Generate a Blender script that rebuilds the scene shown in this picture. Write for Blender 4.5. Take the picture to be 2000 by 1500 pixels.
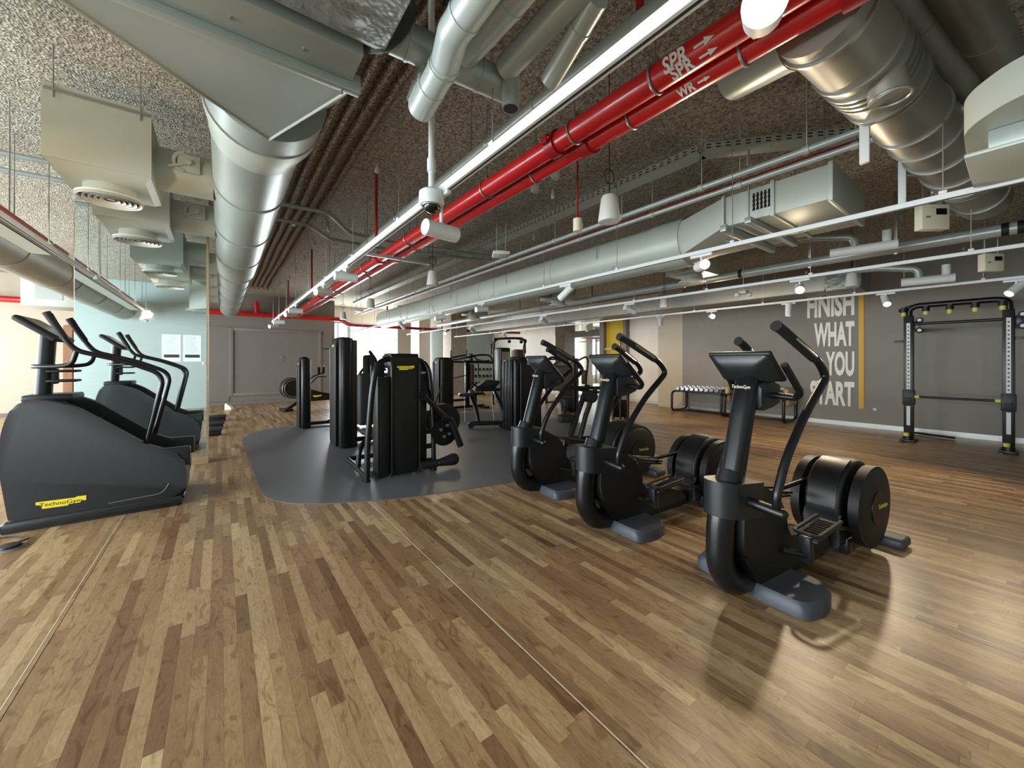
import bpy, bmesh, math, random
from mathutils import Vector, Matrix
R = math.radians; PI = math.pi
random.seed(7)
for o in list(bpy.data.objects): bpy.data.objects.remove(o, do_unlink=True)
SC = bpy.context.scene
COL = SC.collection

# ---------------------------------------------------------------- camera, world, exposure
FP, HZ, VX = 755.0, 706.0, 432.0           # focal length, horizon row and depth vanishing point in the 2000x1500 frame
TH = math.atan((1000 - VX) / FP); CT, ST = math.cos(TH), math.sin(TH)
cd = bpy.data.cameras.new('camera'); cam = bpy.data.objects.new('camera', cd); COL.objects.link(cam)
cam.location = (0, 0, 1.5); cam.rotation_euler = (R(90), 0, -TH)
cd.sensor_width = 36; cd.lens = FP / 2000 * 36; cd.shift_y = -(750 - HZ) / 2000; cd.clip_start = .02
SC.camera = cam
w = bpy.data.worlds.new('world'); SC.world = w; w.use_nodes = True
w.node_tree.nodes['Background'].inputs[0].default_value = (.86, .93, 1, 1)
w.node_tree.nodes['Background'].inputs[1].default_value = 4.0
SC.view_settings.view_transform = 'Standard'; SC.view_settings.look = 'None'
SC.view_settings.exposure = 0.15; SC.view_settings.gamma = 1; SC.view_settings.use_curve_mapping = False

def area(name, loc, rot, sx, sy, power, col=(1, 1, 1)):
    l = bpy.data.lights.new(name, 'AREA'); l.shape = 'RECTANGLE'; l.size = sx; l.size_y = sy
    l.energy = power; l.color = col
    o = bpy.data.objects.new(name, l); COL.objects.link(o); o.location = loc; o.rotation_euler = rot
    return o
# daylight through the long window band of the left wall, the back windows and the windows behind the camera
for yy, pw in ((1.0, 470), (5.6, 500), (10.2, 420), (14.4, 220)): area('daylight', (-6.85, yy, 1.75), (0, R(-90), 0), 2.6, 3.6, pw, (.86, .95, 1))
for xx in (4.4, 6.0, 7.7): area('daylight', (xx, 18.0, 1.8), (R(-90), 0, 0), 1.2, 2.4, 170, (.88, .96, 1))

# ---------------------------------------------------------------- helpers
def lin(c):
    c /= 255.0
    return c / 12.92 if c <= .04045 else ((c + .055) / 1.055) ** 2.4
def rgb(r, g, b): return (lin(r), lin(g), lin(b), 1)
def mat(name, col, rough=.5, metal=0, noise=None, bump=None, emit=None, coat=0, spec=.5):
    """noise=(scale, amount, stretch xyz) varies the colour; bump=(scale, strength, distance)"""
    m = bpy.data.materials.new(name); m.use_nodes = True
    nt = m.node_tree; N = nt.nodes; L = nt.links; b = N['Principled BSDF']
    b.inputs['Base Color'].default_value = col; b.inputs['Roughness'].default_value = rough
    b.inputs['Metallic'].default_value = metal; b.inputs['Coat Weight'].default_value = coat
    b.inputs['Specular IOR Level'].default_value = spec
    if emit: b.inputs['Emission Color'].default_value = emit[0]; b.inputs['Emission Strength'].default_value = emit[1]
    def coords(st=(1, 1, 1)):
        g = N.new('ShaderNodeTexCoord'); mp = N.new('ShaderNodeMapping'); mp.inputs['Scale'].default_value = st
        L.new(g.outputs['Object'], mp.inputs[0]); return mp.outputs[0]
    if noise:
        t = N.new('ShaderNodeTexNoise'); t.inputs['Scale'].default_value = noise[0]; t.inputs['Detail'].default_value = 5
        L.new(coords(noise[2] if len(noise) > 2 else (1, 1, 1)), t.inputs['Vector'])
        r = N.new('ShaderNodeValToRGB'); a = noise[1]
        r.color_ramp.elements[0].position = .3; r.color_ramp.elements[1].position = .7
        r.color_ramp.elements[0].color = tuple(max(0, c * (1 - a)) for c in col[:3]) + (1,)
        r.color_ramp.elements[1].color = tuple(min(1, c * (1 + a)) for c in col[:3]) + (1,)
        L.new(t.outputs[0], r.inputs[0]); L.new(r.outputs[0], b.inputs['Base Color'])
    if bump:
        t = N.new('ShaderNodeTexNoise'); t.inputs['Scale'].default_value = bump[0]; t.inputs['Detail'].default_value = 4
        L.new(coords(bump[3] if len(bump) > 3 else (1, 1, 1)), t.inputs['Vector'])
        bp = N.new('ShaderNodeBump'); bp.inputs['Strength'].default_value = bump[1]; bp.inputs['Distance'].default_value = bump[2]
        L.new(t.outputs[0], bp.inputs['Height']); L.new(bp.outputs[0], b.inputs['Normal'])
    return m
M = {}
M['black'] = mat('black_paint', rgb(13, 13, 14), .38, 0, bump=(300, .08, .001))
M['plastic'] = mat('black_plastic', rgb(14, 14, 15), .5, bump=(400, .1, .001))
M['post'] = mat('post_paint', rgb(24, 26, 28), .3, .3)
M['tube'] = mat('dark_tube', rgb(20, 21, 23), .32, .3)
M['char'] = mat('charcoal_shell', rgb(40, 43, 48), .5, bump=(500, .15, .001))
M['chard'] = mat('charcoal_trim', rgb(28, 30, 33), .38)
M['foot'] = mat('grey_foot', rgb(60, 64, 72), .5)
M['rubberblk'] = mat('black_rubber', rgb(13, 13, 14), .7)
M['cush'] = mat('upholstery', rgb(20, 19, 19), .6, bump=(250, .2, .002))
M['brown'] = mat('brown_pad', rgb(72, 56, 47), .6, bump=(250, .2, .002))
M['yellow'] = mat('yellow_badge', rgb(238, 222, 50), .5)
M['ink'] = mat('ink', rgb(20, 20, 16), .6)
M['chrome'] = mat('chrome', rgb(215, 215, 215), .18, 1)
M['steel'] = mat('galvanised_steel', rgb(165, 165, 160), .35, .8)
M['glassblk'] = mat('screen_glass', rgb(10, 11, 14), .12)
M['duct'] = mat('painted_duct', rgb(158, 167, 162), .38, .35, noise=(1.5, .06), bump=(90, .12, .002))
M['ductw'] = mat('pale_painted_duct', rgb(176, 182, 172), .45, .15, noise=(2, .04), bump=(120, .08, .002))
M['foil'] = mat('wrapped_duct', rgb(132, 136, 132), .42, .5, noise=(3, .18), bump=(7, .7, .05))
M['spiral'] = mat('spiral_duct', rgb(138, 136, 126), .42, .35, noise=(2, .1), bump=(30, .1, .004))
M['pipe'] = mat('grey_pipe', rgb(170, 180, 178), .3, .2)
M['red'] = mat('red_pipe', rgb(182, 26, 30), .28, 0, coat=.3)
M['dred'] = mat('dark_red_pipe', rgb(150, 22, 28), .35, 0)
M['white'] = mat('white_metal', rgb(206, 209, 207), .45)
M['cream'] = mat('cream_plastic', rgb(222, 216, 190), .5)
M['offw'] = mat('grille_white', rgb(198, 198, 190), .5)
M['dark'] = mat('dark_gap', rgb(26, 25, 24), .8)
M['lens'] = mat('lamp_lens', rgb(255, 235, 200), .4, emit=((1, .83, .55, 1), 60))
M['lensoff'] = mat('lamp_lens_side', rgb(255, 245, 225), .4, emit=((1, .9, .72, 1), 6))
M['rubber'] = mat('rubber_floor', rgb(98, 100, 105), .42, noise=(60, .1), bump=(180, .1, .001))
M['taupe'] = mat('taupe_wall', rgb(118, 111, 101), .7, noise=(4, .04, (1, 1, 6)), bump=(160, .12, .002))
M['greywall'] = mat('grey_wall', rgb(142, 136, 128), .7, noise=(3, .03), bump=(160, .1, .002))
M['panel'] = mat('taupe_panel', rgb(116, 109, 102), .5, noise=(3, .03))
M['beige'] = mat('beige_wallpaper', rgb(190, 180, 160), .7, noise=(22, .07, (.25, .25, 6)), bump=(60, .3, .004, (.3, .3, 6)))
M['teal'] = mat('pale_wall', rgb(160, 174, 172), .65, noise=(18, .05, (.2, .2, 5)), bump=(50, .2, .003, (.3, .3, 5)))
M['pwall'] = mat('pale_plaster', rgb(226, 220, 210), .7, noise=(2, .04))
M['wood'] = mat('brown_wood', rgb(140, 92, 58), .45, noise=(6, .2, (6, 6, .6)))
M['skirt'] = mat('wood_skirting', rgb(176, 150, 116), .45, noise=(8, .15, (.6, .6, 6)))
M['yel'] = mat('yellow_niche', rgb(196, 164, 20), .5)
M['ystripe'] = mat('yellow_stripe', rgb(228, 178, 62), .6)
M['letter'] = mat('white_letters', rgb(252, 248, 236), .6)
M['mirror'] = mat('mirror_glass', (.84, .92, .93, 1), .02, 1)
M['paper'] = mat('paper', rgb(225, 232, 236), .6)
M['paperink'] = mat('paper_ink', rgb(150, 160, 166), .7)
M['frame'] = mat('window_frame', rgb(190, 205, 210), .4)
M['sill'] = mat('pale_sill', rgb(200, 200, 196), .5)
M['concrete'] = mat('column_concrete', rgb(150, 138, 122), .7, noise=(9, .12, (1, 1, .5)), bump=(40, .2, .004))
M['day'] = mat('bright_daylight', (1, 1, 1, 1), 1, emit=((.9, .97, 1, 1), 2.6))
M['green'] = mat('lime_plastic', rgb(198, 200, 90), .45)
M['ledglow'] = mat('screen_print', rgb(120, 130, 120), .4)
M['glass'] = mat('window_glass', (1, 1, 1, 1), .02)
M['glass'].node_tree.nodes['Principled BSDF'].inputs['Transmission Weight'].default_value = 1
M['glass'].node_tree.nodes['Principled BSDF'].inputs['IOR'].default_value = 1.02

# sprayed ceiling: coarse fibrous coat
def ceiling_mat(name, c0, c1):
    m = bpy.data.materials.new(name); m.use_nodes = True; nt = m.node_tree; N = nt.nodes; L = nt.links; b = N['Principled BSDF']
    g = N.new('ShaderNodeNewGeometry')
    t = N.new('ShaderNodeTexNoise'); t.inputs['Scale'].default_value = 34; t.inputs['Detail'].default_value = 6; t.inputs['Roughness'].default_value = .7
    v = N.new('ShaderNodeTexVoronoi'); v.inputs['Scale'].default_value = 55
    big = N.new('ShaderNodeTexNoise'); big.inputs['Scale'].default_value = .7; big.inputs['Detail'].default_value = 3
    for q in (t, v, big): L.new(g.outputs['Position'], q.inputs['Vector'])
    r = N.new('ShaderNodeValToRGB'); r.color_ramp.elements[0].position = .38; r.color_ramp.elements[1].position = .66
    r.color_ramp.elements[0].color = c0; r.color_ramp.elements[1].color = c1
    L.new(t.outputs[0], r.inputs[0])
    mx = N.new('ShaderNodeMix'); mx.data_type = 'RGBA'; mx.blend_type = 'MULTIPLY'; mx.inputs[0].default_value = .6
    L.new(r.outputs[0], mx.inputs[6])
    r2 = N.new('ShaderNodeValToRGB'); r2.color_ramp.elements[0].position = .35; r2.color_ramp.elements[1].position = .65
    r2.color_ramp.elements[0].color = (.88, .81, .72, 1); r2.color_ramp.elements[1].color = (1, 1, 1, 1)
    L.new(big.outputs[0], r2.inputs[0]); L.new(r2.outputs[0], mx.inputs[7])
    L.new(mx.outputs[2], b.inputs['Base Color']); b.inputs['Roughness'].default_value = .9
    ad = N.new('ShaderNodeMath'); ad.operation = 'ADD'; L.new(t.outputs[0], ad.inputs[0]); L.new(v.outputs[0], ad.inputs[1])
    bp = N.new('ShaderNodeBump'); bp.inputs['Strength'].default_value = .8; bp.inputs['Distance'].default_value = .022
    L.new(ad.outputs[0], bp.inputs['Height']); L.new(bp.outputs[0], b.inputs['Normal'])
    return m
M['ceil'] = ceiling_mat('sprayed_ceiling', rgb(116, 108, 95), rgb(216, 211, 194))
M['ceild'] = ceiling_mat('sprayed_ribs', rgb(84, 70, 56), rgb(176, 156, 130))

# floor planks: tone per plank, grain runs along Y
def plank_mat():
    m = bpy.data.materials.new('wood_plank'); m.use_nodes = True; nt = m.node_tree; N = nt.nodes; L = nt.links; b = N['Principled BSDF']
    g = N.new('ShaderNodeNewGeometry'); at = N.new('ShaderNodeAttribute'); at.attribute_name = 'tone'
    cb = N.new('ShaderNodeCombineXYZ'); mu = N.new('ShaderNodeMath'); mu.operation = 'MULTIPLY'; mu.inputs[1].default_value = 37
    L.new(at.outputs['Fac'], mu.inputs[0]); L.new(mu.outputs[0], cb.inputs[2])
    va = N.new('ShaderNodeVectorMath'); va.operation = 'ADD'; L.new(g.outputs['Position'], va.inputs[0]); L.new(cb.outputs[0], va.inputs[1])
    mp = N.new('ShaderNodeMapping'); mp.inputs['Scale'].default_value = (1, .16, 1); L.new(va.outputs[0], mp.inputs[0])
    fine = N.new('ShaderNodeTexNoise'); fine.inputs['Scale'].default_value = 110; fine.inputs['Detail'].default_value = 4; L.new(mp.outputs[0], fine.inputs['Vector'])
    mp2 = N.new('ShaderNodeMapping'); mp2.inputs['Scale'].default_value = (1, .3, 1); L.new(va.outputs[0], mp2.inputs[0])
    fig = N.new('ShaderNodeTexNoise'); fig.inputs['Scale'].default_value = 13; fig.inputs['Detail'].default_value = 3; fig.inputs['Distortion'].default_value = 2.2; L.new(mp2.outputs[0], fig.inputs['Vector'])
    r = N.new('ShaderNodeValToRGB'); e = r.color_ramp.elements
    e[0].position = 0; e[0].color = rgb(128, 97, 70); e[1].position = 1; e[1].color = rgb(204, 178, 138)
    q = e.new(.25); q.color = rgb(150, 119, 87); q = e.new(.6); q.color = rgb(174, 145, 108)
    L.new(at.outputs['Fac'], r.inputs[0])
    rf = N.new('ShaderNodeValToRGB'); f = rf.color_ramp.elements
    f[0].position = .36; f[0].color = (.66, .6, .54, 1); f[1].position = .5; f[1].color = (1, 1, 1, 1)
    q = f.new(.43); q.color = (.9, .87, .84, 1); q = f.new(.56); q.color = (.86, .83, .8, 1); q = f.new(.6); q.color = (1, 1, 1, 1)
    L.new(fig.outputs[0], rf.inputs[0])
    rg = N.new('ShaderNodeValToRGB'); rg.color_ramp.elements[0].position = .3; rg.color_ramp.elements[0].color = (.8, .77, .74, 1); rg.color_ramp.elements[1].position = .65
    rg.color_ramp.elements[1].color = (1, 1, 1, 1); L.new(fine.outputs[0], rg.inputs[0])
    m1 = N.new('ShaderNodeMix'); m1.data_type = 'RGBA'; m1.blend_type = 'MULTIPLY'; m1.inputs[0].default_value = 1
    m2 = N.new('ShaderNodeMix'); m2.data_type = 'RGBA'; m2.blend_type = 'MULTIPLY'; m2.inputs[0].default_value = .85
    L.new(r.outputs[0], m1.inputs[6]); L.new(rf.outputs[0], m1.inputs[7]); L.new(m1.outputs[2], m2.inputs[6]); L.new(rg.outputs[0], m2.inputs[7])
    L.new(m2.outputs[2], b.inputs['Base Color']); b.inputs['Roughness'].default_value = .34; b.inputs['Specular IOR Level'].default_value = .45
    bp = N.new('ShaderNodeBump'); bp.inputs['Strength'].default_value = .15; bp.inputs['Distance'].default_value = .001
    L.new(fine.outputs[0], bp.inputs['Height']); L.new(bp.outputs[0], b.inputs['Normal'])
    return m
M['plank'] = plank_mat()
M['sub'] = mat('joint_fill', rgb(140, 110, 78), .6)

def L3(u, v, z=0.0):                       # the point at height z that stands at (u, v) of the 2000x1500 frame
    s = (u - 1000) / FP; k = (z - 1.5) * FP / (HZ - v)
    return Vector(((ST + CT * s) * k, (CT - ST * s) * k, z))

class MB:
    def __init__(s, org=(0, 0, 0)): s.bm = bmesh.new(); s.o = Vector(org)
    def box(s, a, b, bev=0, seg=2, mtx=None):
        x0, y0, z0 = (min(a[i], b[i]) for i in range(3)); x1, y1, z1 = (max(a[i], b[i]) for i in range(3))
        vs = [s.bm.verts.new(((x1 if i & 1 else x0), (y1 if i & 2 else y0), (z1 if i & 4 else z0))) for i in range(8)]
        fs = [s.bm.faces.new([vs[i] for i in f]) for f in ((0, 2, 3, 1), (4, 5, 7, 6), (0, 1, 5, 4), (2, 6, 7, 3), (0, 4, 6, 2), (1, 3, 7, 5))]
        if bev:
            es = set(e for f in fs for e in f.edges)
            r = bmesh.ops.bevel(s.bm, geom=list(es), offset=min(bev, .49 * min(x1 - x0, y1 - y0, z1 - z0)), segments=seg, affect='EDGES', profile=.5)
            if mtx is not None:
                vs = set(v for f in r['faces'] for v in f.verts)
                fin = set(); stack = list(vs)
                while stack:
                    v = stack.pop()
                    if v in fin: continue
                    fin.add(v); stack += [e.other_vert(v) for e in v.link_edges]
                vs = fin
        if mtx is not None: bmesh.ops.transform(s.bm, matrix=mtx, verts=list(vs))
        return s
    def tube(s, pts, r, seg=12, fil=0, caps=True, ry=None, nf=5, up=None):
        P = [Vector(p) for p in pts]
        rr = list(r) if isinstance(r, (list, tuple)) else [r] * len(P)
        if fil:
            Q, S2 = [P[0]], [rr[0]]
            for i in range(1, len(P) - 1):
                a, b, c = P[i - 1], P[i], P[i + 1]
                f = min(fil, (a - b).length * .48, (c - b).length * .48)
                p0 = b + (a - b).normalized() * f; p1 = b + (c - b).normalized() * f
                for k in range(nf + 1):
                    t = k / nf; Q.append(p0 * (1 - t) ** 2 + b * 2 * t * (1 - t) + p1 * t * t); S2.append(rr[i])
            Q.append(P[-1]); S2.append(rr[-1]); P, rr = Q, S2
        T = []
        for i in range(len(P)):
            a = P[max(i - 1, 0)]; b = P[min(i + 1, len(P) - 1)]
            t = (b - a); T.append(t.normalized() if t.length > 1e-9 else Vector((0, 0, 1)))
        upv = Vector(up) if up else (Vector((0, 0, 1)) if abs(T[0].z) < .9 else Vector((0, 1, 0)))
        n = (upv - T[0] * upv.dot(T[0])).normalized()
        rings = []
        for i, p in enumerate(P):
            n = (n - T[i] * n.dot(T[i])).normalized(); b = T[i].cross(n)
            ra = rr[i]; rb = ra if ry is None else ry * (ra / rr[0])
            rings.append([s.bm.verts.new(p + n * math.cos(2 * PI * k / seg) * rb + b * math.sin(2 * PI * k / seg) * ra) for k in range(seg)])
        for i in range(len(rings) - 1):
            for k in range(seg):
                s.bm.faces.new((rings[i][k], rings[i][(k + 1) % seg], rings[i + 1][(k + 1) % seg], rings[i + 1][k]))
        if caps: s.bm.faces.new(rings[0][::-1]); s.bm.faces.new(rings[-1])
        return s
    def cyl(s, a, b, r, seg=16, r2=None): return s.tube([a, b], [r, r if r2 is None else r2], seg)
    def prism(s, prof, ax, a, b, bev=0, seg=2):
        """prof: 2D points in the plane normal to ax (x: yz, y: xz, z: xy), extruded from a to b"""
        def pt(p, t): return {'x': (t, p[0], p[1]), 'y': (p[0], t, p[1]), 'z': (p[0], p[1], t)}[ax]
        v0 = [s.bm.verts.new(pt(p, a)) for p in prof]; v1 = [s.bm.verts.new(pt(p, b)) for p in prof]
        n = len(prof); f0 = s.bm.faces.new(v0); f1 = s.bm.faces.new(v1[::-1])
        for i in range(n): s.bm.faces.new((v0[i], v1[i], v1[(i + 1) % n], v0[(i + 1) % n]))
        if bev: bmesh.ops.bevel(s.bm, geom=list(f0.edges) + list(f1.edges), offset=bev, segments=seg, affect='EDGES', profile=.5)
        return s
    def loft(s, rings, caps=True):
        rs = [[s.bm.verts.new(p) for p in r] for r in rings]; n = len(rs[0])
        for i in range(len(rs) - 1):
            for k in range(n): s.bm.faces.new((rs[i][k], rs[i][(k + 1) % n], rs[i + 1][(k + 1) % n], rs[i + 1][k]))
        if caps: s.bm.faces.new(rs[0][::-1]); s.bm.faces.new(rs[-1])
        return s
    def ring(s, c, ax, R0, r, seg=28, rs=8):   # torus
        c = Vector(c); A = {'x': ((0, 1, 0), (0, 0, 1)), 'y': ((1, 0, 0), (0, 0, 1)), 'z': ((1, 0, 0), (0, 1, 0))}[ax]
        u, v = Vector(A[0]), Vector(A[1]); n = u.cross(v); rg = []
        for i in range(seg):
            d = u * math.cos(2 * PI * i / seg) + v * math.sin(2 * PI * i / seg)
            rg.append([s.bm.verts.new(c + d * (R0 + r * math.cos(2 * PI * k / rs)) + n * r * math.sin(2 * PI * k / rs)) for k in range(rs)])
        for i in range(seg):
            for k in range(rs): s.bm.faces.new((rg[i][k], rg[i][(k + 1) % rs], rg[(i + 1) % seg][(k + 1) % rs], rg[(i + 1) % seg][k]))
        return s
    def sph(s, c, r, sc=(1, 1, 1), seg=14):
        q = bmesh.ops.create_uvsphere(s.bm, u_segments=seg, v_segments=max(6, seg // 2), radius=r)
        bmesh.ops.transform(s.bm, matrix=Matrix.Translation(c) @ Matrix.Diagonal((*sc, 1)), verts=q['verts']); return s
    def obj(s, name, m, parent=None, ang=38, **kw):
        bm = s.bm
        bmesh.ops.recalc_face_normals(bm, faces=bm.faces[:])
        if s.o.length: bmesh.ops.translate(bm, vec=-s.o, verts=bm.verts[:])
        for f in bm.faces: f.smooth = True
        for e in bm.edges:
            if len(e.link_faces) == 2 and e.calc_face_angle(0) > R(ang): e.smooth = False
        me = bpy.data.meshes.new(name); bm.to_mesh(me); bm.free(); me.materials.append(M[m] if isinstance(m, str) else m)
        o = bpy.data.objects.new(name, me); COL.objects.link(o)
        if parent is not None: o.parent = parent
        elif s.o.length: o.location = s.o
        for k, v in kw.items(): o[k] = v
        return o
def rrect(x0, x1, y0, y1, r, n=4):
    out = []
    for cx, cy, a in ((x1 - r, y1 - r, 0), (x0 + r, y1 - r, 90), (x0 + r, y0 + r, 180), (x1 - r, y0 + r, 270)):
        for k in range(n + 1): t = R(a + 90 * k / n); out.append((cx + r * math.cos(t), cy + r * math.sin(t)))
    return out
def rpoly(pts, r, n=4):                     # polygon with rounded corners
    out = []; k = len(pts)
    for i in range(k):
        a, b, c = Vector(pts[i - 1]), Vector(pts[i]), Vector(pts[(i + 1) % k])
        q = r[i] if isinstance(r, (list, tuple)) else r
        f = min(q, (a - b).length * .45, (c - b).length * .45)
        p0 = b + (a - b).normalized() * f; p1 = b + (c - b).normalized() * f
        for j in range(n + 1): t = j / n; w_ = p0 * (1 - t) ** 2 + b * 2 * t * (1 - t) + p1 * t * t; out.append((w_.x, w_.y))
    return out
def tag(o, label, cat, group=None):
    o['label'] = label; o['category'] = cat
    if group: o['group'] = group
    return o
def thing(name, label, cat, loc=(0, 0, 0), rz=0, group=None):
    o = bpy.data.objects.new(name, None); COL.objects.link(o); o.empty_display_size = .1
    o.location = loc; o.rotation_euler = (0, 0, rz); return tag(o, label, cat, group)
def struct(name, mb, m, parent=None, **kw):
    o = mb.obj(name, m, parent, **kw)
    if parent is None: o['kind'] = 'structure'
    return o
def copy_tree(o, loc, rz=0, label=None, parent=None):
    c = o.copy(); COL.objects.link(c)
    if parent is None:
        c.location = loc; c.rotation_euler = (0, 0, rz)
        if label: c['label'] = label
    else: c.parent = parent
    for ch in list(o.children): copy_tree(ch, None, 0, None, c)
    return c
def text(name, body, m, parent, mtx, size=.1, xs=1, bold=0, ext=.0008, align='CENTER', space=1, kind=None):
    cu = bpy.data.curves.new(name, 'FONT'); cu.body = body; cu.size = size; cu.extrude = ext; cu.offset = bold
    cu.align_x = align; cu.align_y = 'CENTER'; cu.space_character = space; cu.resolution_u = 3
    t = bpy.data.objects.new('tmp', cu); COL.objects.link(t)
    dg = bpy.context.evaluated_depsgraph_get(); me = bpy.data.meshes.new_from_object(t.evaluated_get(dg))
    bpy.data.objects.remove(t, do_unlink=True)
    me.transform(Matrix.Diagonal((xs, 1, 1, 1))); me.transform(mtx); me.materials.clear(); me.materials.append(M[m])
    o = bpy.data.objects.new(name, me); COL.objects.link(o)
    if parent is not None: o.parent = parent
    if kind: o['kind'] = kind
    return o
def basis(loc, x, y):                       # text plane: x = reading direction, y = up
    x = Vector(x).normalized(); y = Vector(y); y = (y - x * y.dot(x)).normalized(); z = x.cross(y)
    return Matrix.Translation(loc) @ Matrix((x, y, z)).transposed().to_4x4()
def badge(parent, loc, x, y, wdt, name='badge', col='yellow'):
    """stepped name badge with the maker's lettering"""
    h = wdt * .2; mtx = basis(loc, x, y); hw = wdt / 2
    prof = [(-hw, h * .1), (-hw, h * .5), (hw * .55, h * .5), (hw * .6, h * .62), (hw, h * .62), (hw, -h * .1), (hw * .8, -h * .1), (hw * .75, -h * .35), (hw * .3, -h * .35),
            (hw * .25, -h * .55), (-hw * .75, -h * .55), (-hw * .8, h * .0)]
    mb = MB(); mb.prism(prof, 'z', 0, .002); bmesh.ops.transform(mb.bm, matrix=mtx, verts=mb.bm.verts[:])
    b = mb.obj(name, col, parent, label='yellow name badge')
    text('lettering', 'TechnoGym', 'ink', b, mtx @ Matrix.Translation((0, 0, .0025)), size=h * .78, xs=wdt * .86 / (h * .78 * 5.0), ext=.0004, bold=.0)
    return b
ORD = ['nearest', 'second', 'third', 'fourth', 'fifth', 'sixth', 'seventh', 'eighth', 'ninth', 'tenth', 'eleventh', 'twelfth']
def box1(name, a, b, m, bev=0, **kw): return MB().box(a, b, bev).obj(name, m, None, **kw)

# ================================================================ ROOM SHELL
ZC = 3.9
XL, XR, YB, YF = -7.0, 11.7, -1.5, 16.6
floor = struct('floor', MB().box((XL, YB, -.12), (12.5, 18.6, -.012)), 'sub')
# plank strips laid along Y
PW = .062
def quadplank(vs, fs, tones, x0, x1, y0, y1, t):
    g = .0003; n = len(vs)
    vs += [(x0 + g, y0 + g, 0), (x1 - g, y0 + g, 0), (x1 - g, y1 - g, 0), (x0 + g, y1 - g, 0), (x0 + g, y0 + g, -.012), (x1 - g, y0 + g, -.012), (x1 - g, y1 - g, -.012), (x0 + g, y1 - g, -.012)]
    for f in ((0, 1, 2, 3), (0, 4, 5, 1), (1, 5, 6, 2), (2, 6, 7, 3), (3, 7, 4, 0)): fs.append(tuple(n + i for i in f)); tones.append(t)
planks = []
x = XL; row = 0
while x < 12.45:
    y = YB - random.random() * .6
    wd = PW if row % 28 != 11 else PW
    while y < 18.5:
        ln = random.choice((.3, .42, .55, .7, .9, 1.15)); a, b = max(y, YB), min(y + ln, 18.5)
        if b - a > .02:
            planks.append((x, min(x + wd, 12.5), a, b, min(1, max(0, random.gauss(.5, .23)))))
        y += ln
    x += wd; row += 1
    if abs(x - 1.26) < PW / 2 or abs(x - (-.74)) < PW / 2 or abs(x - 3.26) < PW / 2 or abs(x - 5.26) < PW / 2: x += .003   # sheet seams
def score(p):
    cx, cy = (p[0] + p[1]) / 2, (p[2] + p[3]) / 2
    dep = ST * cx + CT * cy
    if dep < 1.2: return 1e9
    u = 1000 + FP * (CT * cx - ST * cy) / dep; v = HZ + FP * 1.5 / dep
    if u < -60 or u > 2060 or v > 1560: return 1e9
    return dep
planks.sort(key=score)
def pmesh(name, lst, org=(0, 0, 0)):
    vs, fs, tn = [], [], []
    for p in lst: quadplank(vs, fs, tn, p[0] - org[0], p[1] - org[0], p[2] - org[1], p[3] - org[1], p[4])
    me = bpy.data.meshes.new(name); me.from_pydata(vs, [], fs)
    at = me.attributes.new('tone', 'FLOAT', 'FACE'); at.data.foreach_set('value', tn); me.materials.append(M['plank'])
    return me
for p in planks[:300]:
    org = ((p[0] + p[1]) / 2, (p[2] + p[3]) / 2)
    o = bpy.data.objects.new('plank', pmesh('plank', [p], org)); COL.objects.link(o); o.location = (org[0], org[1], 0); o.parent = floor
o = bpy.data.objects.new('plank_field', pmesh('plank_field', planks[300:])); COL.objects.link(o); o.parent = floor; o['kind'] = 'stuff'
for xs_ in (-2.77, -.76, 1.26, 3.28, 5.3, 7.3):
    MB().box((xs_ - .002, YB, -.002), (xs_ + .002, 18.4, .0006)).obj('seam_line', 'cream', floor)
# grey rubber zone laid over the boards
zone = rpoly([(.38, 4.75), (1.35, 4.15), (3.1, 3.75), (6.3, 3.9), (7.0, 6.0), (6.9, 9.4), (4.2, 10.5), (.75, 10.2), (.3, 9.2)], [.6, .5, 1, .9, 1, 1, 1, .7, .6], 8)
tag(MB((3.5, 7, 0)).prism(zone, 'z', .0005, .005).obj('rubber_mat', 'rubber'), 'grey rounded rubber floor zone under the weight machines', 'floor mat')

ceiling = struct('ceiling', MB().box((XL - .2, YB - .2, ZC), (12.7, 18.8, ZC + .25)), 'ceil')
# four sprayed-over conduits in a row next to the big duct
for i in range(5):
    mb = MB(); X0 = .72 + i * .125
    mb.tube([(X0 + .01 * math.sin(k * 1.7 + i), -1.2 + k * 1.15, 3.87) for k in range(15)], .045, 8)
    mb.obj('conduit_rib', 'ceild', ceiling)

# walls
wl = struct('wall_left', MB().box((XL - .2, YB - .2, 0), (XL, 18.8, .45)).box((XL - .2, YB - .2, 3.05), (XL, 18.8, ZC)), 'pwall')
for yy in (-1.35, 3.3, 7.9, 12.4, 16.6):
    MB().box((XL - .2, yy - .25, .45), (XL, yy + .25, 3.05)).obj('pier', 'pwall', wl)
wb = struct('wall_back', MB().box((XL - .2, YB - .2, 0), (12.7, YB, ZC)), 'teal')
wf = struct('wall_front', MB().box((XL, YF, 0), (3.62, YF + 2.2, ZC)), 'taupe')
wr = struct('wall_right', MB().box((XR, YB, 0), (12.7, 6.55, ZC)), 'greywall')
MB().box((11.76, 6.55, 0), (12.7, 7.45, ZC)).obj('pilaster', 'beige', wr)
MB().box((12.3, 7.45, 0), (12.7, 18.8, ZC)).obj('wall_panel', 'pwall', wr)
# beige papered stretch of the far wall, left of the mirror column
MB().box((XL, YF - .03, .1), (-2.0, YF, ZC)).obj('wallpaper', 'beige', wf)
struct('baseboard_front', MB().box((XL, YF - .05, 0), (3.6, YF - .031, .1)), 'panel')
struct('baseboard_right', MB().box((XR - .02, YB, 0), (XR, 6.55, .1)), 'steel')
struct('baseboard_side', MB().box((12.28, 7.45, 0), (12.3, 18.2, .1)), 'sill')
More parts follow.
